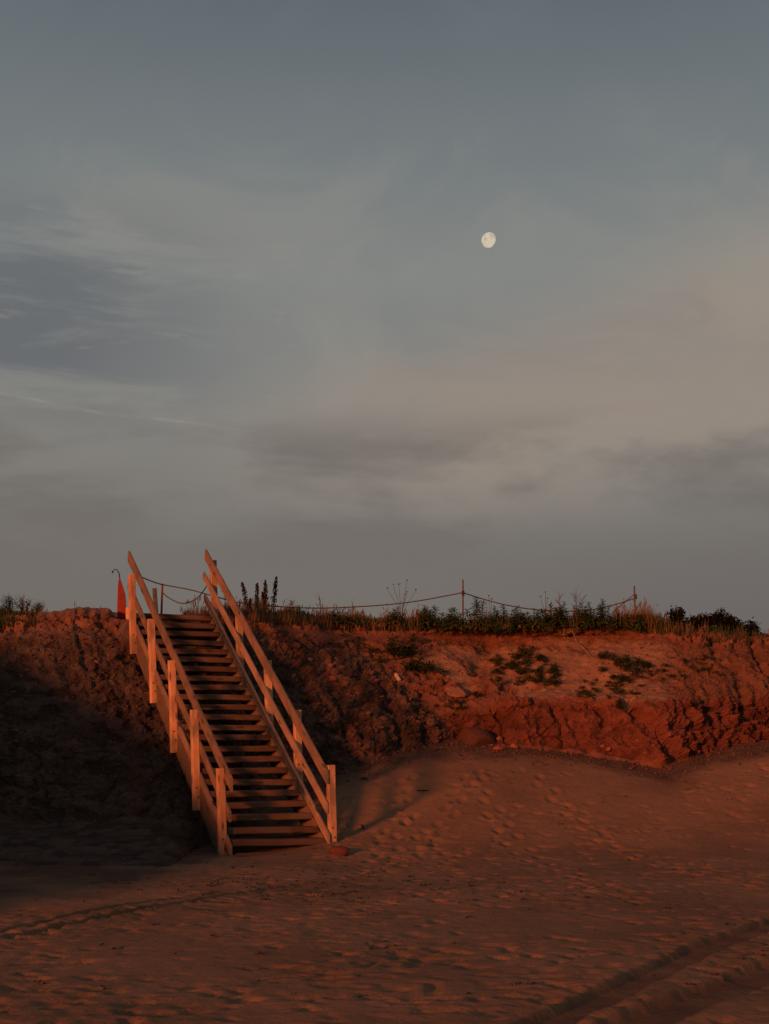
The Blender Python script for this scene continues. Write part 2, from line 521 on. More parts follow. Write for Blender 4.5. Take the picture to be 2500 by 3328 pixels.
def sand_base(X, Y):
    k = np.interp(X, TOE_X, TOE_Z)
    t = np.clip((Y - 18.3) / (24.6 - 18.3), 0, 1.15)
    z = 0.97 * k * np.where(t < 0.55, 1.25 * t * t, 1.25 * 0.55 ** 2 + (t - 0.55) * 1.375)
    # gentle fall to the sea behind the camera
    z = z - np.clip(6 - Y, 0, None) * 0.03
    # unseen earth spur left of the frame, shaped to shade the foot of the bluff
    pts = np.array([[-11.0, 24.0, 4.2], [-9.0, 20.5, 3.7], [-7.5, 16.5, 2.5], [-6.4, 13.0, 1.15], [-5.6, 10.0, 0.3]])
    best = np.zeros_like(z)
    for (ax, ay, az), (bx, by, bz) in zip(pts[:-1], pts[1:]):
        L2 = (bx - ax) ** 2 + (by - ay) ** 2
        s = np.clip(((X - ax) * (bx - ax) + (Y - ay) * (by - ay)) / L2, 0, 1)
        d2 = (X - ax - s * (bx - ax)) ** 2 + (Y - ay - s * (by - ay)) ** 2
        best = np.maximum(best, (az + s * (bz - az)) * np.exp(-d2 / (2 * 0.62 ** 2)))
    return z + best


gx, gy = np.meshgrid(SX, SY)
near = sstep(gy, 3, 7) * (1 - sstep(np.abs(gx - 0.7), 8.5, 14))
gz = sand_base(gx, gy)
lump = 0.020 * fbm(gx * 0.7, gy * 0.7, gx * 0, 3) + 0.0065 * fbm(gx * 4.2, gy * 4.2, gx * 0 + 4, 3) + 0.007 * fbm(gx * 12, gy * 12, gx * 0 + 9, 2)
calm = 0.55 + 0.45 * sstep(perlin(gx * 0.35, gy * 0.35, gx * 0 + 2.5), -0.25, 0.25)
gz = gz + lump * near * calm
# scuffed footprints
ix0, iy0 = np.searchsorted(SX, -8.2), np.searchsorted(SY, 6.6)
st = 0.035


def dent(cx, cy, L, W, ang, depth, rim=0.35):
    r = max(L, W) * 2.2
    i0, i1 = np.searchsorted(SX, cx - r), np.searchsorted(SX, cx + r)
    j0, j1 = np.searchsorted(SY, cy - r), np.searchsorted(SY, cy + r)
    if i1 - i0 < 2 or j1 - j0 < 2:
        return
    x, y = gx[j0:j1, i0:i1] - cx, gy[j0:j1, i0:i1] - cy
    a = (x * math.cos(ang) + y * math.sin(ang)) / L
    b = (-x * math.sin(ang) + y * math.cos(ang)) / W
    q = a * a + b * b
    gz[j0:j1, i0:i1] += depth * (-np.exp(-q * q) + rim * np.exp(-((np.sqrt(q) - 1.35) / 0.38) ** 2))


for i in range(5200):
    y = R.uniform(6.8, 24.5)
    x = R.uniform(-0.34 * y - 0.6, 0.34 * y + 0.6)
    # fewer and shallower on the ramp below the cliff
    if y > 21.5 and R.random() < 0.45:
        continue
    if math.sin(x * 1.9 + y * 0.7) + math.sin(y * 1.3 - x * 0.8 + 2) + R.uniform(-1.6, 1.6) < -0.5:
        continue
    big = R.random()
    L = R.uniform(0.06, 0.14)
    W = R.uniform(0.035, 0.07)
    dent(x, y, L, W, R.uniform(0, math.pi), R.uniform(0.007, 0.018) if big < .75 else R.uniform(0.018, 0.036), R.uniform(0.05, 0.2))
# walking lines of footprints climbing the ramp
for (x0, y0, x1, y1) in ((-0.2, 17.5, 0.4, 23.6), (0.9, 18.5, 0.2, 22.5), (-0.4, 16.5, 1.6, 23.8), (2.6, 14.0, 1.5, 23.5), (4.4, 15.0, 2.4, 24.0)):
    n = int(math.hypot(x1 - x0, y1 - y0) / 0.33)
    for k in range(n):
        t = k / n
        s = 0.11 * (1 if k % 2 else -1)
        dent(x0 + (x1 - x0) * t + s + R.uniform(-.05, .05), y0 + (y1 - y0) * t + R.uniform(-.05, .05), 0.15, 0.07, math.atan2(y1 - y0, x1 - x0) + R.uniform(-.3, .3), 0.028, 0.35)


rut_shade = np.zeros(gz.shape)  # mask of the shade painted inside the wheel ruts


def rut(path, width, depth, berm, treadp=0.0, shade_amt=0.9):
    """wheel rut pressed along a world-space polyline"""
    global gz, rut_shade
    P = np.array(path)
    best = np.full(gz.shape, 9.0); along = np.zeros(gz.shape); side = np.zeros(gz.shape); acc = 0.0
    for a, b in zip(P[:-1], P[1:]):
        d = b - a; L = np.hypot(*d)
        s = np.clip(((gx - a[0]) * d[0] + (gy - a[1]) * d[1]) / L ** 2, 0, 1)
        dx, dy = gx - a[0] - s * d[0], gy - a[1] - s * d[1]
        dist = np.hypot(dx, dy)
        m = dist < best
        side = np.where(m, np.sign(dx * d[1] - dy * d[0]), side)
        along = np.where(m, acc + s * L, along)
        best = np.where(m, dist, best); acc += L
    wob = 1 + 0.15 * perlin(along * 1.7, along * 0 + width * 50, along * 0)
    e = best / (width * 0.5 * wob)
    fade = sstep(along, 0, 1.0) * (1 - sstep(along, acc - 1.5, acc))
    prof = -depth * (1 - sstep(e, 0.8, 1.05)) * (1 + 0.10 * perlin(gx * 9, gy * 9, gx * 0 + 1.1))
    clod = np.clip(0.55 + 1.2 * perlin(gx * 11, gy * 11, gx * 0 + 3.3), 0, 1.6)
    prof = prof + berm * np.exp(-((e - 1.4) / 0.33) ** 2) * clod
    if treadp:
        prof = prof + 0.022 * np.sin(along * 2 * math.pi / treadp + side * best * 14) * (1 - sstep(e, 0.7, 1.05))
    ragged = e + 0.18 * perlin(gx * 8, gy * 8, gx * 0 + 6.1)
    rut_shade = np.maximum(rut_shade, shade_amt * (1 - sstep(ragged, 0.7, 1.15)) * fade * (0.65 + 0.5 * perlin(gx * 3, gy * 3, gx * 0 + 2.2)))
    # lumps inside the rut are pressed flat
    keep = 1 - 0.75 * (1 - sstep(e, 0.8, 1.1)) * fade
    base = sand_base(gx, gy)
    gz = base + (gz - base) * keep + prof * fade


rut([(-3.6, 10.4), (-3.15, 11.7), (-2.25, 13.7), (-1.3, 15.4), (-0.4, 16.6)], 0.14, 0.10, 0.015)
rut([(-3.7, 11.2), (-3.2, 12.4), (-2.4, 14.1), (-1.6, 15.4)], 0.10, 0.06, 0.01)
rut([(0.2, 6.6), (1.1, 8.3), (2.55, 11.0), (4.3, 13.7), (6.6, 16.6)], 0.30, 0.055, 0.010)
rut([(0.75, 6.6), (1.45, 8.0), (3.0, 10.25), (4.9, 12.6), (7.4, 15.2)], 0.40, 0.065, 0.008, 0.0)
SAND = np.stack([gx, gy, gz], -1)
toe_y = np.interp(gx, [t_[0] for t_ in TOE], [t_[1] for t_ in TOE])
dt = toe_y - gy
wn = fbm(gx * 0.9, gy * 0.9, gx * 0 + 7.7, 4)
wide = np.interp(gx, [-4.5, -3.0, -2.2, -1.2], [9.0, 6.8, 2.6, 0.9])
# earth fallen along the bluff foot, spread wide at left as painted shade
wash_shade = (1 - sstep(dt / wide + 0.45 * wn, 0.45, 1.15)) * np.clip(0.95 + 0.4 * perlin(gx * 5, gy * 5, gx * 0 + 1.3), 0.3, 1)
scol = np.stack([np.clip(wash_shade, 0, 1), np.clip(rut_shade, 0, 1), 0 * wash_shade, 1 + 0 * wash_shade], -1)
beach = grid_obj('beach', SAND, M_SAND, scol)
tag(beach, 'trodden reddish sand of the beach with wheel ruts', 'beach', kind='structure')


def sand_z(x, y):
    i = int(np.clip(np.searchsorted(SX, x), 1, len(SX) - 1)); j = int(np.clip(np.searchsorted(SY, y), 1, len(SY) - 1))
    return float(gz[j, i])


def sand_at(px, py):
    """point of the beach seen at a pixel of the photograph"""
    for y in np.arange(7.0, 27.0, 0.02):
        x = (px - 1250) / F * y
        if EYE + (HZ - py) / F * y <= sand_z(x, y):
            return Vector((x, y, sand_z(x, y)))
    return Vector(((px - 1250) / F * 24, 24, sand_z((px - 1250) / F * 24, 24)))


# ------------------------------------------------------------------ bluff
SEGR = [60, 62, 52, 70, 26]                    # rows spent between successive profile points
cs = np.arange(-1500, 4200, 6.6)
keys = np.array([p[0] for p in PROF], float)
ctl = []
for p in PROF:
    pts = [(d, EYE + (HZ - r) / F * d) for r, d in p[1:]]
    y0, z0 = pts[0]
    shade_apron = p[0] < 640
    pts = [(y0 - 3.9, z0 - 0.50) if shade_apron else (y0 - 0.5, z0 - 0.9)] + pts  # left toe drawn far forward, its dark earth standing in for shade
    ctl.append(pts)
ctl = np.array(ctl)                            # key, point, (Y,Z)
cols_ctl = np.stack([np.stack([np.interp(cs, keys, ctl[:, k, c]) for c in (0, 1)], -1) for k in range(6)], 1)
# soften the joints between profiles
ker = np.hanning(17); ker /= ker.sum()
pad = np.pad(cols_ctl, ((8, 8), (0, 0), (0, 0)), 'edge')
cols_ctl = sum(ker[i] * pad[i:i + len(cs)] for i in range(17))
rows = []
tpar = []
for k, n in enumerate(SEGR):
    for i in range(n):
        t = i / n
        rows.append(cols_ctl[:, k] * (1 - t) + cols_ctl[:, k + 1] * t)
        tpar.append(k + t)
lip = cols_ctl[:, 5]
back = [0.0, .03, .07, .12, .18, .25, .33, .42, .52, .63, .75, .9, 1.05, 1.2, 1.4, 1.6, 1.85, 2.1, 2.4, 2.8, 3.3, 4, 5, 7, 10, 15, 25, 45, 90, 200, 420]
for b in back:
    rows.append(np.stack([lip[:, 0] + b, lip[:, 1] + 0.05 * np.minimum(b, 2.0) + 0 * b], -1))
    tpar.append(5 + b)
rows = np.array(rows); tpar = np.array(tpar)   # (row, col, YZ)
# round the profile a little
for _ in range(3):
    rows[1:-1] = np.where((tpar[1:-1] < 5.4)[:, None, None], 0.25 * rows[:-2] + 0.5 * rows[1:-1] + 0.25 * rows[2:], rows[1:-1])
BY, BZ = rows[..., 0], rows[..., 1]
ray = np.minimum(BY, 40.0)
BX = (cs[None, :] - 1250) / F * ray
BX = BX + np.sign(BX) * 0
B = np.stack([BX, BY, BZ], -1)
PXX = np.broadcast_to(cs[None, :], BY.shape)
PYY = HZ - (BZ - EYE) * F / BY
T = np.broadcast_to(tpar[:, None], BY.shape)
# zones (what the ground is made of)
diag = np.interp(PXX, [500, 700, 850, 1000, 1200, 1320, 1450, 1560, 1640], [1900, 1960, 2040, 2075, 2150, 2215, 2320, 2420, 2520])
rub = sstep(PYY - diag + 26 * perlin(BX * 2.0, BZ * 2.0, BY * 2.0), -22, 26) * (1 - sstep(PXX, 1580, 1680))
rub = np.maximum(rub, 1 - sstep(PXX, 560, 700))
rough_r = sstep(PXX, 2120, 2260)
upper = sstep(T, 2.55, 3.0) * (1 - sstep(T, 3.85, 4.05)) * (1 - rub)
bench = sstep(T, 2.0, 2.3) * (1 - sstep(T, 2.9, 3.2)) * (1 - rub)
drift = np.clip(upper + bench, 0, 1) * (1 - 0.85 * rough_r) * sstep(fbm(BX * 1.1, BY * 1.1, BZ * 1.1 + 5, 4) + 0.35 * sstep(PXX, 1600, 1700) - 0.25 * (PXX < 1600), -0.35, 0.15)
drift = drift * np.where(PXX < 1330, sstep(PXX, 1150, 1330), 1.0)
scarp = sstep(T, 1.0, 1.1) * (1 - sstep(T, 2.0, 2.25)) * (1 - rub)
soil = sstep(T, 4.05, 4.5)
top = sstep(T, 4.7, 5.02)
# normals and displacement
du = np.gradient(B, axis=1); dv = np.gradient(B, axis=0)
nr = np.cross(du, dv); nr /= np.linalg.norm(nr, axis=-1, keepdims=True) + 1e-9
nr = np.where((nr[..., 1:2] > 0) & (nr[..., 2:3] < 0.2), -nr, nr)
face = np.where(PXX < 700, 0.30 + 0.70 * sstep(T, 0.7, 1.3), sstep(T, 0.6, 1.0)) * (1 - 0.45 * (1 - sstep(PXX, 420, 640)))
big = fbm(BX * 0.7, BY * 0.7, BZ * 0.7, 3)
f1, f2, cid = worley(BX * 4.2 + 0.6 * perlin(BX * 3, BY * 3, BZ * 3), BY * 4.2, BZ * 5.2)
g1_, g2_, cid2 = worley(BX * 11 + 0.7 * perlin(BX * 7, BY * 7, BZ * 7), BY * 11, BZ * 13)
blk = (cid - 0.5) * sstep(f2 - f1, 0.02, 0.22)
blk2 = (cid2 - 0.5) * sstep(g2_ - g1_, 0.02, 0.25)
fine = fbm(BX * 6, BY * 6, BZ * 6, 4)
h1, h2, cid3 = worley(BX * 2.3 + 0.5 * perlin(BX * 2, BY * 2, BZ * 2), BY * 2.3, BZ * 5.0 + 0.5 * perlin(BX * 2 + 5, BY * 2, BZ * 2))
slab = (cid3 - 0.5) * sstep(h2 - h1, 0.01, 0.09)
crack = np.exp(-((h2 - h1) / 0.05) ** 2)
slant = BX + 0.42 * (BZ - 1.4) + 0.25 * perlin(BX * 1.3, BY * 1.3, BZ * 1.3)
gul = ridged(slant * 1.25, BZ * 0.22, BY * 0 + 1.7, 3)
gul2 = ridged(slant * 2.6 + 9, BZ * 0.35, BY * 0 + 4.7, 2)
disp = 0.10 * big * face * (1 - 0.3 * top)
crest = (1 - sstep(PXX, 420, 560)) * (1 - sstep(PYY, 2010, 2110))
tiny = fbm(BX * 19, BY * 19, BZ * 19, 2)
disp = disp + rub * face * (1 - 0.75 * crest) * (0.10 * slab - 0.03 * crack + 0.075 * blk + 0.040 * blk2 + 0.07 * fine + 0.06 * (gul2 - 0.9) + 0.022 * tiny)
disp = disp + scarp * (0.20 * perlin(BX * 0.9 + 3, BZ * 0.5, BY * 0.9) + 0.12 * (gul - 0.9) * 0.55 + 0.03 * (gul2 - 0.9) * 0.55 + 0.055 * fine + 0.07 * blk + 0.035 * blk2 + 0.015 * tiny + 0.07 * slab - 0.025 * crack)
disp = disp + rough_r * (1 - top) * face * (0.02 * (gul2 - 0.8) + 0.05 * blk + 0.035 * blk2 + 0.06 * fine + 0.03 * slab - 0.02 * crack)
disp = disp + (upper + bench) * (1 - rough_r) * (0.055 * fine * (1 - 0.6 * drift) + 0.08 * blk * (1 - 0.8 * drift) + 0.035 * blk2 * (1 - drift))
disp = disp + soil * (1 - top) * (0.09 * blk + 0.07 * fine + 0.04 * blk2 + 0.05 * perlin(BX * 3.3, BZ * 3, BY * 3))
disp = disp + top * (0.03 * fine + 0.02 * big) * (1 - sstep(T, 8, 12))
# a gully that splits the slope near the middle, and the undercut behind the boulder
gl = np.exp(-((PXX - np.interp(PYY, [2040, 2200, 2300], [1600, 1545, 1490])) / 30) ** 2) * sstep(PYY, 2045, 2080) * (1 - sstep(PYY, 2250, 2300))
disp = disp - 0.12 * gl
disp = disp - 0.32 * np.exp(-(((PXX - 1535) / 85) ** 2 + ((PYY - 2370) / 42) ** 2))
# runnels cut by rain
def seg_dist(path):
    best = np.full(PXX.shape, 1e9)
    qx, qy = PXX + 9 * perlin(BX * 5, BY * 5, BZ * 5), PYY + 7 * perlin(BX * 5 + 8, BY * 5, BZ * 5)
    for (ax, ay), (bx, by) in zip(path[:-1], path[1:]):
        s_ = np.clip(((qx - ax) * (bx - ax) + (qy - ay) * (by - ay)) / ((bx - ax) ** 2 + (by - ay) ** 2), 0, 1)
        best = np.minimum(best, np.hypot(qx - ax - s_ * (bx - ax), qy - ay - s_ * (by - ay)))
    return best


for path, wd_, dp_ in (([(1930, 2282), (1966, 2330), (1946, 2388)], 9, .10), ([(1800, 2300), (1822, 2350), (1836, 2420)], 9, .09), ([(1848, 2330), (1875, 2390), (1905, 2440)], 10, .10),
                       ([(2036, 2280), (2095, 2345), (2150, 2410), (2190, 2462)], 20, .20), ([(2075, 2295), (2140, 2365), (2185, 2425)], 9, .08), ([(2262, 2250), (2318, 2340), (2380, 2430)], 15, .13),
                       ([(2290, 2240), (2350, 2330), (2405, 2420)], 9, .09), ([(2405, 2225), (2440, 2320), (2500, 2400)], 22, .18), ([(2440, 2215), (2490, 2300), (2540, 2370)], 12, .12),
                       ([(2315, 2075), (2335, 2140), (2420, 2200)], 16, .14), ([(2380, 2060), (2390, 2110)], 9, .09), ([(2440, 2070), (2455, 2130), (2490, 2180)], 12, .12), ([(1600, 2300), (1632, 2345), (1636, 2380), (1660, 2412)], 8, .12),
                       ([(1350, 2300), (1375, 2360), (1390, 2420)], 12, .10), ([(1240, 2230), (1290, 2320), (1310, 2410)], 14, .12), ([(1060, 2180), (1110, 2290), (1130, 2400)], 14, .12), ([(255, 2060), (262, 2110), (285, 2165)], 9, .12)):
    disp = disp - dp_ * np.exp(-(seg_dist(path) / wd_) ** 2) * face
# keep the slope clear of the stair's underside
B = B + nr * disp[..., None]
rel = B - np.array(O)[None, None]
tt = rel[..., 0] * U.x + rel[..., 1] * U.y
vv = rel[..., 0] * V.x + rel[..., 1] * V.y
under = Z0 + SL * tt - 0.50
inside = (1 - sstep(np.abs(vv), 0.75, 1.15)) * sstep(tt, -0.8, -0.2) * (1 - sstep(tt, 5.55, 5.75))
B[..., 2] = np.where((inside > 0) & (B[..., 2] > under), B[..., 2] * (1 - inside) + under * inside, B[..., 2])
landing = (1 - sstep(np.abs(vv), 0.7, 1.0)) * sstep(tt, 5.5, 5.7) * (1 - sstep(tt, 7.5, 9))
B[..., 2] = np.where(landing > 0, B[..., 2] * (1 - landing) + (Z0 + SL * 5.63 - 0.03) * landing, B[..., 2])
# colours of the ground itself
def C(*c): return np.array(c)[None, None, :]
col = C(0.150, 0.062, 0.038) * (1 + 0.40 * fine[..., None])
mixin = lambda c0, c1, k: c0 * (1 - k[..., None]) + c1 * k[..., None]
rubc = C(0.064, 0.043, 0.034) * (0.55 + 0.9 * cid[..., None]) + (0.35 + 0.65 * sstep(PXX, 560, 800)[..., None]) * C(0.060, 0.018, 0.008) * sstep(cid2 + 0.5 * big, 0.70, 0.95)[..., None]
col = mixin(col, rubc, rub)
col = mixin(col, C(0.165, 0.095, 0.062) * (1 + 0.25 * fine[..., None]), crest)
col = mixin(col, C(0.285, 0.145, 0.083) * (1 + 0.22 * fine[..., None]), drift * 0.9)
col = mixin(col, C(0.125, 0.060, 0.036) * (0.6 + 0.6 * cid[..., None]), rough_r * (1 - scarp) * 0.6)
col = mixin(col, C(0.104, 0.034, 0.022) * (0.62 + 0.30 * sstep(perlin(BX * 0.5, BZ * 5.5 + 0.5 * perlin(BX, BY, BZ), BY * 0.5), -0.2, 0.3)[..., None] + 0.35 * cid3[..., None] + 0.4 * sstep(gul, 0.4, 1.2)[..., None] + 0.25 * fine[..., None]), scarp * 0.9)
col = mixin(col, C(0.20, 0.080, 0.048) * (0.55 + 0.7 * cid[..., None]), soil * (1 - top) * 0.8)
turf = top * sstep(PXX + 60 * perlin(BX, BY, BZ), 560, 640)
col = mixin(col, C(0.055, 0.048, 0.026) * (1 + 0.3 * fine[..., None]), turf)
col = np.clip(col, 0.012, 0.6)
# widen the far end columns to the horizon
B[:, 0, 0] = -450; B[:, -1, 0] = 450
B[:, 1, 0] = np.minimum(B[:, 1, 0], -16); B[:, -2, 0] = np.maximum(B[:, -2, 0], 19)
colf = np.concatenate([col, np.ones(col.shape[:2] + (1,))], -1)
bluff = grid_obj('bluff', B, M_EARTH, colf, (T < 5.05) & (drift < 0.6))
tag(bluff, 'red earth bluff with bare sandy slope and eroded scarp', 'bluff', kind='structure')
BPX = 1250 + F * B[..., 0] / B[..., 1]
BPY = HZ - (B[..., 2] - EYE) * F / B[..., 1]
_front = T < 5.3


def surf(px, py, tol=9):
    """nearest point of the bluff face seen at a pixel of the photograph, with its normal"""
    d = (BPX - px) ** 2 + (BPY - py) ** 2
    d = np.where(_front, d, 1e9)
    cand = np.argwhere(d < tol ** 2)
    if len(cand) == 0:
        j, i = np.unravel_index(np.argmin(d), d.shape)
    else:
        ys = B[cand[:, 0], cand[:, 1], 1]
        j, i = cand[np.argmin(ys)]
    return Vector(B[j, i]), Vector(nr[j, i])


_ti = np.argmax(tpar >= 5.0)


def rim(px, back_=0.3):
    """ground point on the bluff top at an image column, some way behind the lip"""
    i = int(np.clip(np.searchsorted(cs, px), 1, len(cs) - 2))
    j = _ti + int(np.searchsorted(np.array(back), back_))
    return Vector(B[min(j, B.shape[0] - 1), i])


# ------------------------------------------------------------------ the wooden stair
def board(name, L, w, h, mat, parent, mtx, plumb=0.0, cham=0.006, segs=8, warp=0.004, seed=0, taper=None):
    """chamfered, slightly bowed plank; local X along the grain, w across (Y), h high (Z)"""
    rr = random.Random(seed)
    c = cham
    cross = [(-w/2 + c, -h/2), (w/2 - c, -h/2), (w/2, -h/2 + c), (w/2, h/2 - c), (w/2 - c, h/2), (-w/2 + c, h/2), (-w/2, h/2 - c), (-w/2, -h/2 + c)]
    a1, a2, p1, p2 = rr.uniform(-1, 1) * warp, rr.uniform(-1, 1) * warp, rr.uniform(0, 6), rr.uniform(0, 6)
    vs, fs = [], []
    for i in range(segs + 1):
        s = i / segs
        by = a1 * math.sin(math.pi * s * 1.5 + p1) + rr.uniform(-1, 1) * warp * .25
        bz = a2 * math.sin(math.pi * s * 1.3 + p2) + rr.uniform(-1, 1) * warp * .25
        for (y, z) in cross:
            k = 1.0
            if taper and s == 0: k = taper
            zp = min(z, 0.2 * h) if i == segs else z
            vs.append(((s - .5) * L + zp * plumb, y * k + by, z * k + bz))
    for i in range(segs):
        for k in range(8):
            k2 = (k + 1) % 8
            fs.append((i * 8 + k, (i + 1) * 8 + k, (i + 1) * 8 + k2, i * 8 + k2))
    fs.append(tuple(range(8)))
    fs.append(tuple(segs * 8 + k for k in range(7, -1, -1)))
    o = mesh_obj(name, vs, fs, mat, parent)
    o.matrix_local = mtx
    return o


def frame(c, ax, ay, az, origin):
    c = Vector(c) - Vector(origin)
    return Matrix(((ax.x, ay.x, az.x, c.x), (ax.y, ay.y, az.y, c.y), (ax.z, ay.z, az.z, c.z), (0, 0, 0, 1)))


ZUP = Vector((0, 0, 1))
stair = empty('wooden_staircase', O, 'weathered timber beach staircase with open risers and three-rail handrails climbing the bluff', 'staircase')
LEAN = math.radians(1.7)
PUP = (ZUP * math.cos(LEAN) - V * math.sin(LEAN)).normalized()     # the posts lean a little to the left
PV = PUP.cross(U) * -1.0
PV = (V - PUP * V.dot(PUP)).normalized()
sd = 0
for k in range(NT_):
    sd += 1
    jit = R.uniform(-.009, .009)
    c = sp(RUN * k, R.uniform(-.008, .008), jit) + U * (0.135 + R.uniform(-.012, .012))
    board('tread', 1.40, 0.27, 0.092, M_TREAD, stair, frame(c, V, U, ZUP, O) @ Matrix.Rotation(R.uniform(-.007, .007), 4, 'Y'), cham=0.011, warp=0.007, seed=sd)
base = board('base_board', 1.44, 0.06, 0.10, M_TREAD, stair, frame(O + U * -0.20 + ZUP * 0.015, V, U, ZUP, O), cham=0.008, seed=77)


def slope_board(name, v, t0, t1, rel, w, h, mat, seed, vshift=0.0):
    a, b = sp(t0, v, rel), sp(t1, v, rel)
    c = (a + b) / 2
    L = (b - a).length
    n = max(8, int(L / 0.4))
    return board(name, L, w, h, mat, stair, frame(c, D, V, N, O), plumb=math.tan(PH), cham=0.008, segs=n, warp=0.011, seed=seed)


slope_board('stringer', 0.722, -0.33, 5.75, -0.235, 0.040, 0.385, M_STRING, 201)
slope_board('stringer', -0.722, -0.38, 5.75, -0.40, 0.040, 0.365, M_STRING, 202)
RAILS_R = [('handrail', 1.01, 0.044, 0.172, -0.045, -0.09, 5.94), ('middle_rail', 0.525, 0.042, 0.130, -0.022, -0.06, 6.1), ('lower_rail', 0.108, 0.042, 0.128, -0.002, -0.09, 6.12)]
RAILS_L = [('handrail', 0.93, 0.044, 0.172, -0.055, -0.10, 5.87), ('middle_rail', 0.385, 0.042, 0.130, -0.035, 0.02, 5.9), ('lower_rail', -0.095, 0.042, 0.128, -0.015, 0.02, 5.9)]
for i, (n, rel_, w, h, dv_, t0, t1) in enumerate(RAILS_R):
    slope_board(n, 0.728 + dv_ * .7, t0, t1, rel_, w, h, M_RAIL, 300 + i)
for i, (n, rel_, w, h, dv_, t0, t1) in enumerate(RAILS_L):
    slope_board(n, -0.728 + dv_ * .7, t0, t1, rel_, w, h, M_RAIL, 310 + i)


def post(t, v, ztop, zbot, seed, size=0.110, taper=None):
    zc = (ztop + zbot) / 2
    p = O + U * t + V * v + ZUP * zc
    L = ztop - zbot
    o = board('post', L, size, size, M_POST, stair, frame(p, PUP, PV, U, O), cham=0.008, segs=5, warp=0.004, seed=seed, taper=taper)
    # bolt heads that fix post to stringer and rails, on the faces one can see
    for (dz, yy, zz) in ((-L/2 + 0.20, 0.012, -size/2 - 0.002), (-L/2 + 0.34, -0.014, -size/2 - 0.002)):
        mb = MB()
        mb.tube([(dz, yy, zz + 0.004), (dz, yy, zz - 0.006)], 0.011, 8)
        b = mb.build('bolt', M_BLACK, o)
    return o


sd = 400
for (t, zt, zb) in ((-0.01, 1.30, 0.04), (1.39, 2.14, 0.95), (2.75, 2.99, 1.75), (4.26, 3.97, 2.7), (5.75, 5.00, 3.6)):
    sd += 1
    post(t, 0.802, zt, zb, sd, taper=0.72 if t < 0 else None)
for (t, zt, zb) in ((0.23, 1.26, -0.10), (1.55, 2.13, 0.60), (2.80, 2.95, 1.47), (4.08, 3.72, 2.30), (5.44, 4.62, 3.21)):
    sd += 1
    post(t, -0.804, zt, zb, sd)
# ------------------------------------------------------------------ stakes, ropes and boards on the bluff top
def stake(px, py_top, Y, zbase, rad, lean, mat, label):
    top_ = unproject(px, py_top, Y)
    b = Vector((top_.x + lean, Y, zbase))
    e = empty('fence_stake', b, label, 'stake', 'stakes of the rope fence')
    mb = MB()
    mb.tube([Vector((0, 0, -0.1)), (top_ - b) * 0.5, top_ - b], [rad, rad * .97, rad * .9], 8)
    mb.build('shaft', mat, e)
    return e, top_


g1p = rim(1505, 0.5)
s1, s1t = stake(1505, 1884, g1p.y, g1p.z - .05, 0.017, 0.0, M_STAKE, 'upright dark rope stake behind the green leafy plants')
g2p = rim(2063, 0.5)
s2, s2t = stake(2062, 1905, g2p.y, g2p.z - .05, 0.018, 0.03, M_STAKE, 'leaning dark rope stake in the tall straw grass')
P3Y = 26.9
s3, s3t = stake(528, 1897, P3Y, Z0 + SL * 5.63 - .1, 0.021, -0.03, M_RED, 'thin red stake at the head of the stairs')
knot = MB()
for k in range(5):
    a = Vector((math.sin(k * 2.1) * .004, math.cos(k * 1.7) * .004, -0.02 * k))
    ring = [a + Vector((math.cos(q) * 0.024, math.sin(q) * 0.024, 0.004 * math.sin(q * 2 + k))) for q in np.linspace(0, 2 * math.pi, 11)]
    knot.tube(ring, 0.009, 5, cap=False)


def wrap(parent, at):
    o = mesh_obj('rope_lashing', knot.v, knot.f, M_ROPE, parent)
    o.location = at - parent.location
    return o


r1 = unproject(1505, 1926, g1p.y)
wrap(s1, r1 + ZUP * .03)
r2 = unproject(2066, 1944, g2p.y); r2b = unproject(2065, 1930, g2p.y)
wrap(s2, r2 + ZUP * .07)


def rope(name, pts, label, rad=0.0115):
    # smooth polyline through given points
    P = [Vector(p) for p in pts]
    out = []
    for i in range(len(P) - 1):
        p0, p1_, p2_, p3 = P[max(i - 1, 0)], P[i], P[i + 1], P[min(i + 2, len(P) - 1)]
        for k in range(10):
            t = k / 10
            out.append(0.5 * ((2 * p1_) + (p2_ - p0) * t + (2 * p0 - 5 * p1_ + 4 * p2_ - p3) * t * t + (3 * p1_ - p0 - 3 * p2_ + p3) * t ** 3))
    out.append(P[-1])
    mb = MB(); mb.tube([p - P[0] for p in out], rad, 6)
    o = mb.build(name, M_ROPE, None, True)
    o.location = P[0]
    return tag(o, label, 'rope', 'ropes of the fence along the bluff top')


railtop = sp(5.35, -0.76, 0.97)
p5 = sp(5.75, 0.80, 0.0)
rope('rope', [unproject(452, 1872, 25.4), unproject(490, 1888, 26.2), s3t + Vector((0, -.03, -.02)), unproject(610, 1915, 26.7), unproject(690, 1936, 26.6)], 'rope running from the left handrail past the thin red stake')
rope('rope', [unproject(690, 1936, 26.6), unproject(800, 1962, 27.0), unproject(1000, 1976, 27.5), unproject(1180, 1971, 27.8), unproject(1340, 1956, 28.0), r1], 'long rope sagging over the grass between stairs and the upright dark stake')
rope('rope', [unproject(702, 1862, 25.55), unproject(672, 1905, 25.9), unproject(640, 1945, 26.2), unproject(595, 1961, 26.5), unproject(555, 1947, 26.7), s3t + Vector((.01, -.03, -.18))], 'slack rope loop hanging across the opening at the stair head')
rope('rope', [r1, unproject(1560, 1944, 28.2), unproject(1640, 1965, 28.2), unproject(1740, 1981, 28.3), unproject(1880, 1986, 28.3), unproject(1980, 1970, 28.3), r2], 'rope dipping behind the leafy plants between the two dark stakes')
rope('rope', [r2b, unproject(2040, 1950, 28.3), unproject(2010, 1975, 28.3), unproject(1990, 1992, 28.3)], 'short rope end slanting down left from the leaning dark stake', 0.010)

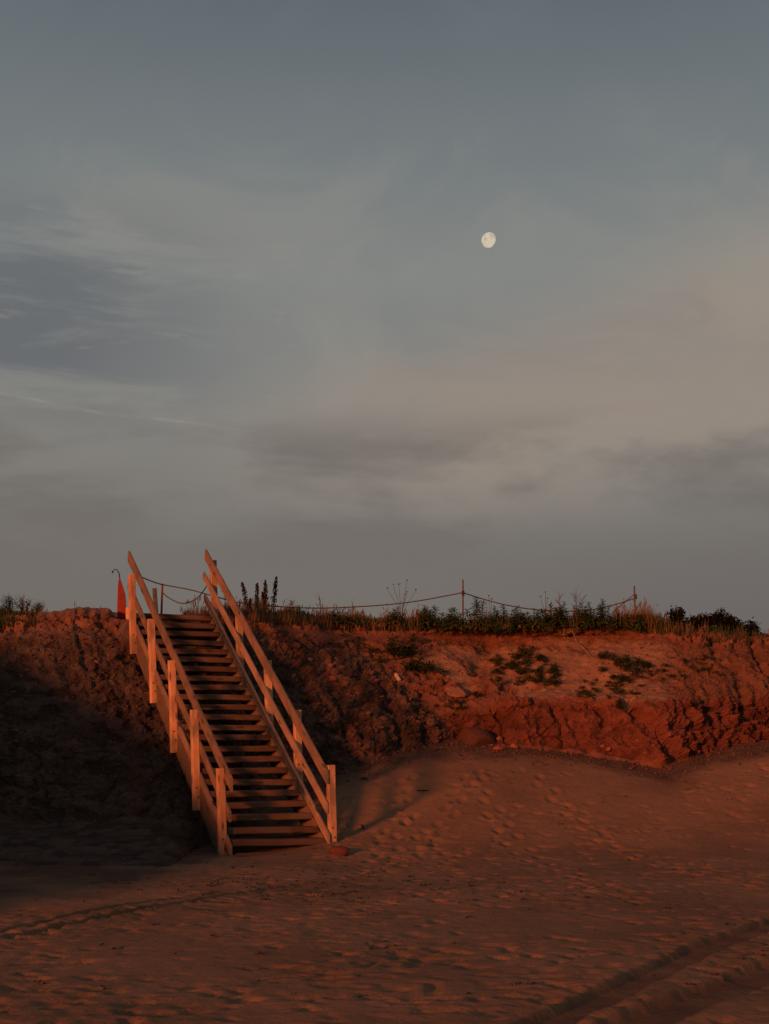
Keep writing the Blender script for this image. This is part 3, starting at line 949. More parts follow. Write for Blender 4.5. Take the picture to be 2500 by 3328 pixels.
# red marker board, stub, and the grey board leaning behind the handrail
RB = unproject(394, 1985, 26.0)
RB.z = min(RB.z, rim(394, 0.2).z) - 0.02
mk = empty('marker_board', RB, 'red pointed marker board left of the stair head', 'marker board')
hgt = unproject(388, 1875, 26.0).z - RB.z
prof = [(-0.070, 0.0), (0.085, 0.0), (0.092, hgt * .45), (0.075, hgt * .64), (-0.028, hgt), (-0.056, hgt * .86), (-0.072, hgt * .4)]
vs = [(x, -0.018, z) for x, z in prof] + [(x, 0.018, z) for x, z in prof]
n_ = len(prof)
fs = [tuple(range(n_)), tuple(range(2 * n_ - 1, n_ - 1, -1))] + [(i, n_ + i, n_ + (i + 1) % n_, (i + 1) % n_) for i in range(n_)]
mesh_obj('board', vs, fs, M_RED, mk)
mb = MB()
mb.tube([(-0.028, 0, hgt - .05), (-0.035, 0, hgt + .06), (-0.075, 0, hgt + .13), (-0.125, 0, hgt + .145), (-0.155, 0, hgt + .11)], [0.012, 0.011, 0.010, 0.008, 0.007], 6)
mb.build('cord', M_BLACK, mk)
mb = MB(); mb.tube([(-0.155, 0, hgt + .115), (-0.16, 0, hgt + .09), (-0.165, 0, hgt + .07)], [0.008, 0.02, 0.006], 6)
mb.build('cord_knot', M_BLACK, mk)
sb = RB + Vector((0.15, -0.1, 0))
st_ = empty('stub_post', sb, 'short pale wooden stub beside the red marker board', 'post')
board('stump', 0.32, 0.085, 0.075, M_POST, st_, frame(sb + ZUP * .13, ZUP, Vector((1, 0, 0)), Vector((0, 1, 0)) * -1, sb), cham=0.01, segs=3, seed=5)
gb = unproject(512, 1985, 27.0)
gb.z = Z0 + SL * 5.63 - .05
gb_e = empty('leaning_board', gb, 'dark grey board leaning behind the left handrail at the stair head', 'board')
ga = (unproject(502, 1916, 27.0) - gb); gl_ = ga.length; ga.normalize()
gside = Vector((1, 0, 0)) - ga * ga.x; gside.normalize()
board('plank', gl_ + .05, 0.085, 0.03, M_SLATE, gb_e, frame(gb + ga * gl_ * .5, ga, gside, ga.cross(gside), gb), cham=0.008, segs=4, seed=6)

# ------------------------------------------------------------------ grass on the bluff top (uncountable)
def grass(name, label, zones, n, hmin, hmax, colA, colB, wid, seed, heads=0.0, back_max=1.6):
    rr = random.Random(seed)
    mb = MB()
    tot = sum(z[2] for z in zones)
    lipz = np.array(back)
    for i in range(n):
        q = rr.random() * tot
        for (a, b, wgt, hs) in zones:
            if q < wgt: break
            q -= wgt
        px = rr.uniform(a, b)
        bk = -0.14 + (back_max + .14) * rr.random() ** 1.7
        ci = int(np.clip(np.searchsorted(cs, px), 1, len(cs) - 2))
        if bk < 0:
            bj = _ti - 1 - int(-bk / 0.14 * 13)
        else:
            bj = _ti + int(np.searchsorted(lipz, bk))
        p = Vector(B[bj, ci]) + Vector((rr.uniform(-.02, .02), rr.uniform(-.03, .03), -0.02))
        cl = 0.45 + 0.95 * (0.5 + 0.5 * math.sin(px * 0.043 + seed) * math.sin(px * 0.0171 + 2 * seed))
        h = rr.uniform(hmin, hmax) * hs * cl
        a = rr.uniform(0, 2 * math.pi)
        ln = rr.uniform(0.05, 0.45) * h
        side = Vector((math.cos(a + 1.57), math.sin(a + 1.57), 0)) * wid * rr.uniform(.6, 1.3)
        bend = Vector((math.cos(a), math.sin(a), 0))
        mid = p + ZUP * h * .55 + bend * ln * .35
        tip = p + ZUP * h + bend * ln
        t = rr.random()
        c = tuple((x * (1 - t) + y * t) * rr.uniform(.75, 1.2) for x, y in zip(colA, colB))
        mb.add([p - side, p + side, mid + side * .7, mid - side * .7, tip], [(0, 1, 2, 3), (3, 2, 4)], c)
        if rr.random() < heads:
            d = (tip - mid).normalized()
            t2 = tip + d * rr.uniform(.05, .11)
            mb.tube([tip - d * .01, tip + (t2 - tip) * .4, t2], [0.004, 0.009, 0.003], 4, tuple(x * .8 for x in c))
    o = mb.build(name, M_PLANT)
    return tag(o, label, 'grass', kind='stuff')


STRAW = (0.30, 0.17, 0.085); STRAW2 = (0.20, 0.105, 0.055)
GREEN = (0.048, 0.074, 0.028); GREEN2 = (0.090, 0.098, 0.038)
grass('dry_grass', 'dry straw-coloured grass fringing the bluff top', [(590, 860, 1.5, .75), (860, 1250, 1.6, .62), (1250, 2000, 1.5, .75), (2000, 2175, 1.1, 1.05), (2175, 2290, .4, .7), (2400, 2560, .2, .3), (-60, 150, .4, .35), (90, 330, .10, .2)],
      7000, 0.13, 0.44, STRAW, STRAW2, 0.0065, 3, heads=0.10)
grass('green_grass', 'short green grass and herbs matted along the bluff edge', [(640, 1250, 1.3, .55), (1250, 2170, 2.6, .85), (2170, 2480, .6, .6), (-100, 110, .6, .6)],
      14000, 0.08, 0.32, GREEN, GREEN2, 0.009, 5, back_max=1.0)

# ------------------------------------------------------------------ plants one can pick out
def dock(px, py_top, bk, spikes, label, seed):
    rr = random.Random(seed)
    g = rim(px, bk)
    e = empty('dock_plant', g, label, 'dock plant', 'dock plants beside the stair rail')
    top_ = unproject(px, py_top, g.y)
    H = top_.z - g.z
    for (dx, hf, ln) in spikes:
        h = H * hf
        bx = dx * 0.6
        pts = [Vector((bx * .3, 0, -.03)), Vector((bx * .6 + ln * .2, rr.uniform(-.02, .02), h * .4)), Vector((bx + ln * .6, rr.uniform(-.03, .03), h * .75)), Vector((bx + ln, 0, h))]
        mb = MB(); mb.tube(pts, [.010, .009, .007, .003], 5, (0.05, 0.025, 0.018)); mb.build('stem', M_STEM, e)
        mh = MB()
        for i in range(260):
            s = rr.uniform(.22, 1.0)
            k = min(int(s * 3), 2); f = s * 3 - k
            p = pts[k].lerp(pts[k + 1], f)
            fat = (0.060 if hf > .8 else .045) * (0.18 + 0.85 * (1.0 - s) ** .55) * (1 if rr.random() < .85 else 1.5)
            a = rr.uniform(0, 6.28); r = fat * rr.random() ** .6
            c0 = p + Vector((math.cos(a) * r, math.sin(a) * r, rr.uniform(-.01, .01)))
            q = rr.uniform(.007, .014)
            tone = rr.uniform(.6, 1.4)
            cc = (0.040 * tone, 0.017 * tone, 0.014 * tone)
            mh.add([c0 + Vector(v_) * q for v_ in ((1, 0, 0), (-1, 0, 0), (0, 1, 0), (0, -1, 0), (0, 0, 1.3), (0, 0, -1.3))],
                   [(0, 2, 4), (2, 1, 4), (1, 3, 4), (3, 0, 4), (2, 0, 5), (1, 2, 5), (3, 1, 5), (0, 3, 5)], cc)
        tag(mh.build('seed_head', M_STEM, e), kind='stuff')
    ml = MB()
    for i in range(7):
        a = rr.uniform(0, 6.28)
        ml.leaf((0, 0, .03), (math.cos(a), math.sin(a), rr.uniform(.2, .9)), rr.uniform(.1, .2), .045, .4, (0.05, 0.04, 0.02))
    tag(ml.build('foliage', M_PLANT, e), kind='stuff')


dock(803, 1893, .35, ((0.0, 1.0, -0.10), (0.05, .50, 0.03)), 'dock seed stalk leaning left, nearest the right handrail', 21)
dock(832, 1896, .35, ((0.0, 1.0, 0.0),), 'thick upright dock seed stalk, second from the right handrail', 22)
dock(862, 1886, .4, ((0.0, 1.0, 0.0), (-.04, .66, -.03)), 'forked dock seed stalk, third from the right handrail', 23)
dock(884, 1874, .4, ((0.0, 1.0, 0.06),), 'tallest dock seed stalk, farthest from the right handrail', 24)


def carrot(px, py_top, bk, stems, label, seed):
    rr = random.Random(seed)
    g = rim(px, bk)
    e = empty('wild_carrot', g, label, 'wildflower', 'umbel wildflowers on the bluff top')
    for (sx, sy, kind) in stems:
        tip = unproject(sx, sy, g.y) - g
        mid = tip * .5 + Vector((-tip.x * .22, rr.uniform(-.03, .03), 0))
        mb = MB(); mb.tube([(0, 0, -.03), mid * .55, mid, tip * .8 + mid * .06, tip], [.006, .0055, .005, .004, .003], 5, (0.09, 0.07, 0.045)); mb.build('stem', M_STEM, e)
        mh = MB()
        if kind == 'flat':
            for k in range(16):
                a = k * 2.4; r = 0.042 * math.sqrt(k / 16)
                q = tip + Vector((math.cos(a) * r * 1.5, math.sin(a) * r, 0.03 - r * .2))
                mh.tube([tip, q], .0014, 3, (0.1, 0.08, 0.05))
                for m_ in range(3):
                    w_ = q + Vector((rr.uniform(-.009, .009), rr.uniform(-.009, .009), rr.uniform(0, .005)))
                    mh.add([w_ + Vector((.006, 0, 0)), w_ + Vector((-.004, .005, 0)), w_ + Vector((-.004, -.005, 0)), w_ + Vector((0, 0, .004))], [(0, 1, 3), (1, 2, 3), (2, 0, 3), (2, 1, 0)], (0.45, 0.40, 0.33))
        else:
            for k in range(12):
                a = k * 2.4; 
                q = tip + Vector((math.cos(a) * .020, math.sin(a) * .016, rr.uniform(.004, .020)))
                mh.tube([tip - ZUP * .006, tip.lerp(q, .6) - ZUP * .003, q], [.002, .005, .002], 4, (0.10, 0.06, 0.04))
        tag(mh.build('flower_head', M_STEM, e), kind='stuff')
    ml = MB()
    for i in range(26):
        z = rr.uniform(.03, .30); a = rr.uniform(0, 6.28)
        ml.leaf((rr.uniform(-.05, .05), rr.uniform(-.03, .03), z), (math.cos(a), math.sin(a), rr.uniform(.2, .9)), rr.uniform(.05, .1), .010, .2, (0.07, 0.065, 0.035))
    tag(ml.build('foliage', M_PLANT, e), kind='stuff')


carrot(1300, 1887, .3, ((1259, 1911, 'x'), (1279, 1900, 'x'), (1296, 1901, 'flat'), (1323, 1886, 'x'), (1318, 1931, 'x'), (1352, 1917, 'x'), (1324, 1924, 'x')), 'branching wild carrot with several flower heads standing above the rope', 31)
carrot(1590, 1935, .35, ((1589, 1937, 'x'), (1598, 1947, 'x')), 'small wild carrot just right of the upright dark stake', 32)
carrot(1768, 1923, .3, ((1773, 1925, 'x'), (1757, 1939, 'x'), (1779, 1945, 'x')), 'wild carrot with dark heads right of the middle of the long leafy fringe', 33)


def leafy(px, py_top, bk, stems, spread, label, seed, tone=1.0, leafL=0.16, grp='leafy plants along the bluff edge', name='leafy_plant'):
    rr = random.Random(seed)
    g = rim(px, bk)
    e = empty(name, g, label, 'plant', grp)
    H = unproject(px, py_top, g.y).z - g.z
    ml = MB()
    for s in range(stems):
        h = H * (1.0 if s == 0 else rr.uniform(.55, .92))
        bx, by = (0, 0) if s == 0 else (rr.uniform(-spread, spread), rr.uniform(-spread, spread) * .7)
        lean_ = Vector((rr.uniform(-.05, .05) + bx * .3, rr.uniform(-.06, .04), 0))
        b0 = Vector((bx, by, -.03))
        ms = MB(); ms.tube([b0, b0 + ZUP * h * .5 + lean_ * .4, b0 + ZUP * h + lean_], [.007, .006, .003], 5, (0.05, 0.05, 0.025)); ms.build('stem', M_STEM, e)
        nl = int(44 * (h / .5) ** .7) + 10
        for i in range(nl):
            z = (i + rr.random()) / nl
            if z < .08: continue
            a = i * 2.39 + rr.uniform(-.3, .3)
            L = leafL * (1.25 - .75 * z) * rr.uniform(.75, 1.2)
            up = -.15 + 1.1 * z ** 2 + rr.uniform(-.15, .2)
            t = rr.uniform(.65, 1.3) * tone
            cc = (0.040 * t, 0.070 * t, 0.030 * t)
            if z < .3 and rr.random() < .12: cc = (0.20, 0.10, 0.03)
            ml.leaf(b0 + ZUP * h * z + lean_ * z * z, (math.cos(a), math.sin(a), up), L, L * .30, .28, cc)
    tag(ml.build('foliage', M_PLANT, e), kind='stuff')
    return e


leafy(1545, 1940, .12, 4, .14, 'tallest dark green leafy plant just right of the upright stake', 41, leafL=.21)
LEAFY = [(1075, 1988, 3, 'low bushy plant under the sagging rope, nearest the dock stalks', .13), (1130, 1992, 3, 'low dark herb under the sagging rope, second from the dock stalks', .12),
         (1285, 1976, 3, 'leafy green herb at the foot of the branching wild carrot', .12), (1372, 1968, 3, 'green leafy plant right of the branching wild carrot', .12),
         (1398, 1972, 3, 'yellowish leafy plant halfway from wild carrot to the upright stake', .12), (1478, 1976, 3, 'leafy plant close on the left of the upright stake', .12),
         (1600, 1974, 3, 'leafy plant right of the tallest green one', .12), (1640, 1970, 4, 'broad leafy plant under the dipping rope', .14),
         (1680, 1974, 4, 'leafy plant under the lowest dip of the right rope', .14), (1735, 1978, 3, 'low leafy plant left of the small wild carrot heads', .12),
         (1788, 1966, 4, 'leafy plant right of the dark wild carrot heads', .14), (1832, 1956, 4, 'tall leafy plant below the dry feathery stalks', .15),
         (1874, 1960, 4, 'leafy plant between the feathery stalks', .14), (1912, 1958, 4, 'leafy plant right of the feathery stalks', .14),
         (1956, 1948, 5, 'tall bushy leafy plant left of the leaning stake', .16), (1998, 1976, 3, 'low leafy plant at the foot of the leaning stake', .13),
         (2072, 1996, 3, 'low dark leafy plant under the straw grass right of the leaning stake', .12)]
for i, (px, py, ns, lb, sp_) in enumerate(LEAFY):
    leafy(px, py - 4, R.choice([.0, .07, .18]), ns + 2, sp_ * 1.3, lb, 50 + i, R.uniform(.85, 1.3), R.uniform(.15, .21))


def feathery(px, py_top, n, label, seed):
    rr = random.Random(seed)
    g = rim(px, .4)
    e = empty('feathery_stalk', g, label, 'dry stalk', 'dry feathery stalks among the leafy plants')
    H = unproject(px, py_top, g.y).z - g.z
    mb = MB(); mb.tube([(0, 0, -.03), (.01, 0, H * .5), (0, 0, H * .8)], [.006, .005, .003], 5, (0.10, 0.06, 0.045)); mb.build('stem', M_STEM, e)
    mh = MB()
    for i in range(n):
        a = rr.uniform(-1.0, 1.0); z0_ = rr.uniform(.55, .82) * H
        L = H * rr.uniform(.18, .34)
        d = Vector((math.sin(a) * .8, rr.uniform(-.4, .4), math.cos(a)))
        mh.tube([(0, 0, z0_), Vector((0, 0, z0_)) + d * L * .6, Vector((0, 0, z0_)) + d * L + Vector((math.sin(a) * .02, 0, 0))], [.003, .0035, .0012], 3, (0.10, 0.065, 0.05))
    tag(mh.build('plume', M_STEM, e), kind='stuff')


feathery(1815, 1926, 16, 'wide feathery dry plume, leftmost of the three', 71)
feathery(1866, 1912, 12, 'tallest feathery dry plume with fanned tip, middle of the three', 72)
feathery(1888, 1930, 9, 'narrow feathery dry plume, rightmost of the three', 73)
feathery(1037, 1932, 7, 'single curled dry stalk crossing the sagging rope', 74)
feathery(728, 1916, 9, 'dry reddish spike between right handrail and dock stalks', 75)
feathery(1145, 1952, 6, 'bent dry stalk hanging over the sagging rope', 76)


def sprig(px, py_top, label, seed):
    rr = random.Random(seed)
    g = rim(px, .3)
    e = empty('conifer_sprig', g, label, 'sapling')
    H = unproject(px, py_top, g.y).z - g.z
    mb = MB(); mb.tube([(0, 0, -.03), (.01, 0, H * .5), (-.01, 0, H)], [.007, .006, .003], 5, (0.05, 0.04, 0.03)); mb.build('trunk', M_STEM, e)
    mh = MB()
    for i in range(15):
        z = rr.uniform(.35, 1.0) * H; a = rr.uniform(0, 6.28); L = .14 * rr.uniform(.6, 1.3)
        d = Vector((math.cos(a), math.sin(a) * .6, rr.uniform(-.1, .5)))
        mh.tube([(0, 0, z), Vector((0, 0, z)) + d * L], [.003, .001], 3, (0.045, 0.04, 0.03))
        for k in range(9):
            p = Vector((0, 0, z)) + d * L * rr.uniform(.2, 1)
            mh.leaf(p, (rr.uniform(-1, 1), rr.uniform(-1, 1), rr.uniform(-.2, .8)), .03, .006, .1, (0.035, 0.035, 0.022))
    tag(mh.build('crown', M_PLANT, e), kind='stuff')


sprig(946, 1952, 'tiny conifer sapling silhouetted on the bluff top right of the dock stalks', 77)


def shrub(base, H, Wd, label, seed, leaves=900, col0=(0.016, 0.018, 0.013), sparse=False, grp='low shrubs on the bluff top'):
    rr = random.Random(seed)
    e = empty('shrub', base, label, 'shrub', grp)
    mb, ml = MB(), MB()
    tips = []
    nb = 12 if not sparse else 22
    for i in range(nb):
        a = rr.uniform(0, 6.28); s = rr.uniform(.2, 1.0)
        top_ = Vector((math.cos(a) * Wd * s, math.sin(a) * Wd * .6 * s, H * rr.uniform(.55, 1.05) * (1.05 - .45 * s)))
        mid = top_ * .5 + Vector((rr.uniform(-.04, .04), rr.uniform(-.04, .04), .03))
        b0 = Vector((top_.x * .35, top_.y * .35, -.05))
        mb.tube([b0, mid, top_], [.008 if not sparse else .006, .005, .002], 4, (0.035, 0.025, 0.02))
        tips.append((b0, mid, top_))
        if sparse:
            for k in range(4):
                q = mid.lerp(top_, rr.random())
                mb.tube([q, q + Vector((rr.uniform(-.08, .08), rr.uniform(-.05, .05), rr.uniform(.03, .13)))], [.003, .001], 3, (0.04, 0.03, 0.024))
    for i in range(leaves):
        b0, mid, top_ = rr.choice(tips)
        s = rr.random() ** .6
        p = b0.lerp(mid, s * 2) if s < .5 else mid.lerp(top_, s * 2 - 1)
        p = p + Vector((rr.gauss(0, .045), rr.gauss(0, .045), rr.gauss(0, .035)))
        t = rr.uniform(.6, 1.5)
        ml.leaf(p, (rr.uniform(-1, 1), rr.uniform(-1, 1), rr.uniform(-.3, 1)), rr.uniform(.03, .055) if sparse else rr.uniform(.045, .085), .022 if sparse else .042, .1, tuple(x * t for x in col0))
    tag(mb.build('branches', M_STEM, e), kind='stuff')
    tag(ml.build('foliage', M_PLANT, e), kind='stuff')


def shrub_px(px, py_top, Wd, label, seed, bk=.25, **kw):
    g = rim(px, bk)
    H = max(.15, unproject(px, py_top, g.y).z - g.z)
    shrub(g, H, Wd, label, seed, **kw)


shrub_px(2196, 1970, .27, 'dark knobbly shrub where the straw grass ends', 81)
shrub_px(2252, 1994, .30, 'low dark shrub, second from the straw grass', 82)
shrub_px(2296, 1992, .34, 'low spreading dark shrub in the middle of the right-hand row', 83)
shrub_px(2338, 1980, .26, 'dark shrub with a tall round knob on top', 84)
shrub_px(2384, 2000, .32, 'dark shrub right of the one with a tall knob', 85)
shrub_px(2434, 2018, .24, 'last small dark shrub before the bare right edge', 86)
shrub_px(20, 1926, .30, 'sparse twiggy bush at the far left of the bluff top', 87, sparse=True, leaves=160, grp='twiggy bushes left of the stairs')
shrub_px(72, 1934, .22, 'thin twiggy bush right of the far left bush', 88, sparse=True, leaves=110, grp='twiggy bushes left of the stairs')
shrub_px(122, 1962, .12, 'smallest twiggy sprig left of the bare crest', 89, sparse=True, leaves=50, grp='twiggy bushes left of the stairs')

# plants rooted on the bare slope
SLOPE = [(1308, 2122, .34, .20, 'large dark green clump on the slope under the sagging rope', 420), (1368, 2172, .26, .20, 'grassy dark clump below right of the large dark green clump', 300),
         (1712, 2128, .24, .16, 'upright leafy tuft on the pale sandy slope', 260), (1660, 2168, .22, .10, 'low mat of leaves left on the pale sandy slope', 200),
         (1700, 2178, .36, .10, 'wide dark mat of leaves below the upright leafy tuft', 360), (1765, 2182, .20, .12, 'leafy clump at the right end of the wide dark mat', 200),
         (1614, 2144, .14, .08, 'small green clump beside the central gully', 90), (1800, 2186, .10, .09, 'small round tuft alone on the pale sand', 90),
         (1780, 2150, .06, .05, 'tiny tuft above the small round tuft', 40), (1790, 2222, .20, .10, 'ragged green tuft below the small round tuft', 180),
         (1968, 2138, .11, .12, 'small dark tuft above the spiky green rosette', 100), (2018, 2162, .30, .15, 'spiky dark green rosette on the pale slope right', 380),
         (2085, 2160, .16, .12, 'loose weedy tuft right of the spiky rosette', 140), (2040, 2206, .24, .10, 'flat green clump below the spiky rosette', 220),
         (1925, 2232, .36, .05, 'long dark grassy streak along the bench', 300), (2010, 2246, .26, .07, 'grassy tuft at the right end of the bench streak', 220),
         (1560, 2042 + 66, .05, .05, 'speck of weed high on the sandy slope', 30), (1615, 2210, .07, .09, 'little round weed on the brown hummock', 60),
         (1688, 2212, .07, .08, 'little round weed right of the brown hummock', 60), (1545, 2262, .12, .07, 'small tuft above the flat pale slab', 90),
         (1475, 2290, .22, .06, 'dark tuft on the bench left of the red scarp', 160), (2250, 2170, .40, .05, 'long dark grass patch on the right slope', 260),
         (2150, 2196, .30, .06, 'dull green patch below the right-hand shrubs', 220), (1905, 2256, .14, .05, 'green sprigs at the edge of the red scarp', 100),
         (2010, 2285, .12, .08, 'dark sprig hanging over the red scarp', 90), (1150, 2085, .25, .06, 'faint weedy patch on the dark rubble slope', 120)]
for i, (px, py, wd, ht, lb, nl) in enumerate(SLOPE):
    wd, ht, nl = wd * 1.3, ht * 1.1, int(nl * 1.9)
    rr = random.Random(500 + i)
    p, nn = surf(px, py)
    e = empty('slope_plant', p, lb, 'plant', 'plants rooted on the bluff slope')
    ml, ms = MB(), MB()
    nstem = 5
    crowns = [Vector((rr.gauss(0, wd * .55), 0, 0)) for _ in range(max(4, int(wd / .03)))]
    for c in crowns:
        c.y = c.z = 0
        q, _ = surf(px + c.x * F / p.y, py + rr.gauss(0, 4 + wd * 28))
        c.y, c.z = q.y - p.y, q.z - p.z
        c.x = q.x - p.x
        ms.tube([c - ZUP * .03, c + Vector((rr.uniform(-.02, .02), -.02, ht * .6))], [.005, .002], 4, (0.03, 0.03, 0.018))
    for k in range(nl):
        c = rr.choice(crowns)
        fall = 1 - 0.5 * min(1, abs(c.x) / wd)
        a = rr.uniform(0, 6.28); L = rr.uniform(.06, .15) * (0.6 + ht * 3)
        t = rr.uniform(.55, 1.4)
        b0 = c + Vector((rr.gauss(0, .025), rr.gauss(0, .02), rr.uniform(0, ht * .9) * fall))
        ml.leaf(b0, (math.cos(a), math.sin(a) - .2, rr.uniform(.0, 1.1)), L, L * rr.uniform(.14, .26), .30, (0.034 * t, 0.054 * t, 0.024 * t) if rr.random() > .14 else (0.13 * t, 0.085 * t, 0.04 * t))
    tag(ms.build('stems', M_STEM, e), kind='stuff')
    tag(ml.build('foliage', M_PLANT, e), kind='stuff')

# ------------------------------------------------------------------ stones and driftwood
def rock_mesh(seed, sx, sy, sz, n=2, rough=.18, flat=0.0):
    import bmesh
    bm = bmesh.new()
    bmesh.ops.create_icosphere(bm, subdivisions=n, radius=1.0)
    rr = random.Random(seed)
    dirs = [Vector((rr.gauss(0, 1), rr.gauss(0, 1), rr.gauss(0, 1))).normalized() for _ in range(9)]
    offs = [rr.uniform(.55, .92) for _ in range(9)]
    for v in bm.verts:
        for d, o_ in zip(dirs, offs):
            k = v.co.dot(d) - o_
            if k > 0: v.co -= d * k * (1 - .15)
        v.co *= 1 + rr.uniform(-1, 1) * rough * .15
        v.co = Vector((v.co.x * sx, v.co.y * sy, v.co.z * sz))
    vs = [tuple(v.co) for v in bm.verts]; fs = [tuple(v.index for v in f.verts) for f in bm.faces]
    bm.free()
    return vs, fs


def rock(name, p, size, seed, label, cat, group=None, tone=(0.17, 0.085, 0.058), rot=(0, 0, 0), n=2, smooth=False):
    vs, fs = rock_mesh(seed, *size, n=n)
    o = mesh_obj(name, vs, fs, M_STONE, None, smooth, [(*tone, 1)] * len(vs))
    o.location = p
    o.rotation_euler = rot
    return tag(o, label, cat, group)


bp = sand_at(1558, 2432)
rock('boulder', bp + Vector((-.02, .42, .10)), (.38, .34, .27), 3, 'large rounded boulder at the foot of the scarp', 'boulder', tone=(0.085, 0.038, 0.026), rot=(0, .3, .2), n=4, smooth=True)
b2 = sand_at(1102, 2775)
rock('stone', b2 + Vector((0.02, 0, .03)), (.17, .14, .085), 12, 'dark red stone against the foot of the front right post', 'stone', tone=(0.11, 0.04, 0.028), n=3, smooth=True)
rock('stone', sand_at(1620, 2438) + ZUP * .03, (.11, .09, .05), 14, 'flat red block right of the boulder', 'stone', tone=(0.30, 0.075, 0.04), rot=(0, 0, .1))
rock('stone', sand_at(1672, 2432) + ZUP * .03, (.085, .08, .06), 15, 'orange angular stone, second right of the boulder', 'stone', tone=(0.26, 0.10, 0.055), rot=(0, .2, .5))
rock('stone', sand_at(1621, 2412) + ZUP * .06, (.075, .08, .055), 16, 'small rounded stone wedged between boulder and scarp', 'stone', tone=(0.24, 0.09, 0.055))
p, nn = surf(1482, 2240)
rock('stone_slab', p + nn * .0, (.24, .16, .05), 17, 'wide flat pale slab lying on the slope above the boulder', 'stone', tone=(0.24, 0.115, 0.068), rot=(.75, .1, .12))
p, nn = surf(1614, 2205)
rock('stone', p - nn * .04, (.11, .11, .12), 18, 'round brown hummock of stone in the middle of the slope', 'stone', tone=(0.20, 0.10, 0.065), n=3, smooth=True)
STN = [(1076, 2156, .10, 'pale angular slab on the rubble slope right of the handrail'), (1010, 2135, .09, 'flat pale stone high on the rubble slope'), (972, 2094, .09, 'reddish stone near the top of the rubble slope'),
       (1095, 2132, .07, 'small pale stone right of the pale angular slab'), (1120, 2165, .08, 'flat reddish stone below the small pale stone'), (905, 2040, .08, 'orange lump just under the turf by the rail'),
       (895, 2058, .08, 'orange lump below the highest orange lump'), (1085, 2200, .10, 'orange block in the middle of the rubble slope'), (935, 2070, .07, 'small orange stone between the lumps near the rail')]
for i, (px, py, s, lb) in enumerate(STN):
    p, nn = surf(px, py)
    pale_ = 'pale' in lb
    rock('stone', p - nn * .01, (s, s * .8, s * .45), 600 + i, lb, 'stone', 'stones one can pick out on the rubble slope', tone=(0.17, 0.098, 0.07) if pale_ else (0.20, 0.072, 0.042), rot=(R.uniform(.2, .8), R.uniform(-.3, .3), R.uniform(0, 3)))
# lesser stones that look alike
for (zone, lb, grp, n_s, tone) in (((880, 1450, 2100, 2420), 'small reddish stone in the dark rubble right of the stairs', 'rubble stones right of the stairs', 46, (0.14, 0.06, 0.042)),
                                   ((10, 400, 2040, 2450), 'small reddish stone in the dark slope left of the stairs', 'rubble stones left of the stairs', 40, (0.12, 0.056, 0.04)),
                                   ((1720, 2200, 2380, 2460), 'fallen red clod at the foot of the red scarp', 'clods under the scarp', 16, (0.24, 0.08, 0.045))):
    k = 0
    while k < n_s:
        px, py = R.uniform(zone[0], zone[1]), R.uniform(zone[2], zone[3])
        if zone[0] == 880 and py < np.interp(px, [850, 1000, 1200, 1320, 1450], [2080, 2110, 2170, 2235, 2340]): continue
        p, nn = surf(px, py)
        s = R.uniform(.035, .085)
        t = R.uniform(.7, 1.35)
        rock('stone', p + nn * .0, (s, s * R.uniform(.6, 1), s * R.uniform(.35, .7)), 700 + k, lb, 'stone', grp, tuple(x * t for x in tone), (R.uniform(-.6, .9), R.uniform(-.4, .4), R.uniform(0, 3)), n=1)
        k += 1
# uncountable chips of rubble
mb = MB()
proto_v, proto_f = rock_mesh(5, 1, 1, .6, n=1)
rubmask = np.argwhere((rub > .6) & (T > .9) & (T < 4.3) & (PXX > -150) & (PXX < 1600))
sel = rng.choice(len(rubmask), 3000, replace=False)
for q in sel:
    j, i = rubmask[q]
    s = R.uniform(.010, .036)
    t = R.uniform(.6, 1.4)
    M_ = Matrix.Rotation(R.uniform(0, 6.28), 3, Vector((R.uniform(-1, 1), R.uniform(-1, 1), 1)).normalized()) @ Matrix.Diagonal((s * R.uniform(.7, 1.4), s, s * R.uniform(.5, 1)))
    c0 = Vector(B[j, i])
    octv = [M_ @ Vector(v_) + c0 for v_ in ((1, 0, .2), (-1, .2, 0), (0, 1, -.2), (.2, -1, 0), (0, .2, 1), (0, 0, -1))]
    mb.add(octv, [(0, 2, 4), (2, 1, 4), (1, 3, 4), (3, 0, 4), (2, 0, 5), (1, 2, 5), (3, 1, 5), (0, 3, 5)], (0.10 * t, 0.05 * t, 0.036 * t))
tag(mb.build('rubble', M_STONE), 'chips of broken earth and stone strewn over the dark slopes', 'rubble', kind='stuff')


mb = MB()
for q in range(1500):
    px = R.uniform(-60, 2520)
    i = int(np.clip(np.searchsorted(cs, px), 1, len(cs) - 2))
    j0 = int(np.argmax(tpar >= 1.0))
    x, y = B[j0, i, 0] + R.gauss(0, .1), B[j0, i, 1] - abs(R.gauss(0, .42)) + .12
    s = R.uniform(.008, .028) * (1.8 if R.random() < .10 else 1)
    t = R.uniform(.6, 1.4)
    c0 = Vector((x, y, sand_z(x, y) + s * .2))
    M_ = Matrix.Rotation(R.uniform(0, 6.28), 3, Vector((R.uniform(-1, 1), R.uniform(-1, 1), 1)).normalized()) @ Matrix.Diagonal((s * R.uniform(.7, 1.4), s, s * R.uniform(.5, 1)))
    octv = [M_ @ Vector(v_) + c0 for v_ in ((1, 0, .2), (-1, .2, 0), (0, 1, -.2), (.2, -1, 0), (0, .2, 1), (0, 0, -1))]
    mb.add(octv, [(0, 2, 4), (2, 1, 4), (1, 3, 4), (3, 0, 4), (2, 0, 5), (1, 2, 5), (3, 1, 5), (0, 3, 5)], (0.12 * t, 0.055 * t, 0.036 * t))
tag(mb.build('fallen_crumbs', M_STONE), 'fallen crumbs of earth along the foot of the bluff', 'rubble', kind='stuff')
mb = MB()
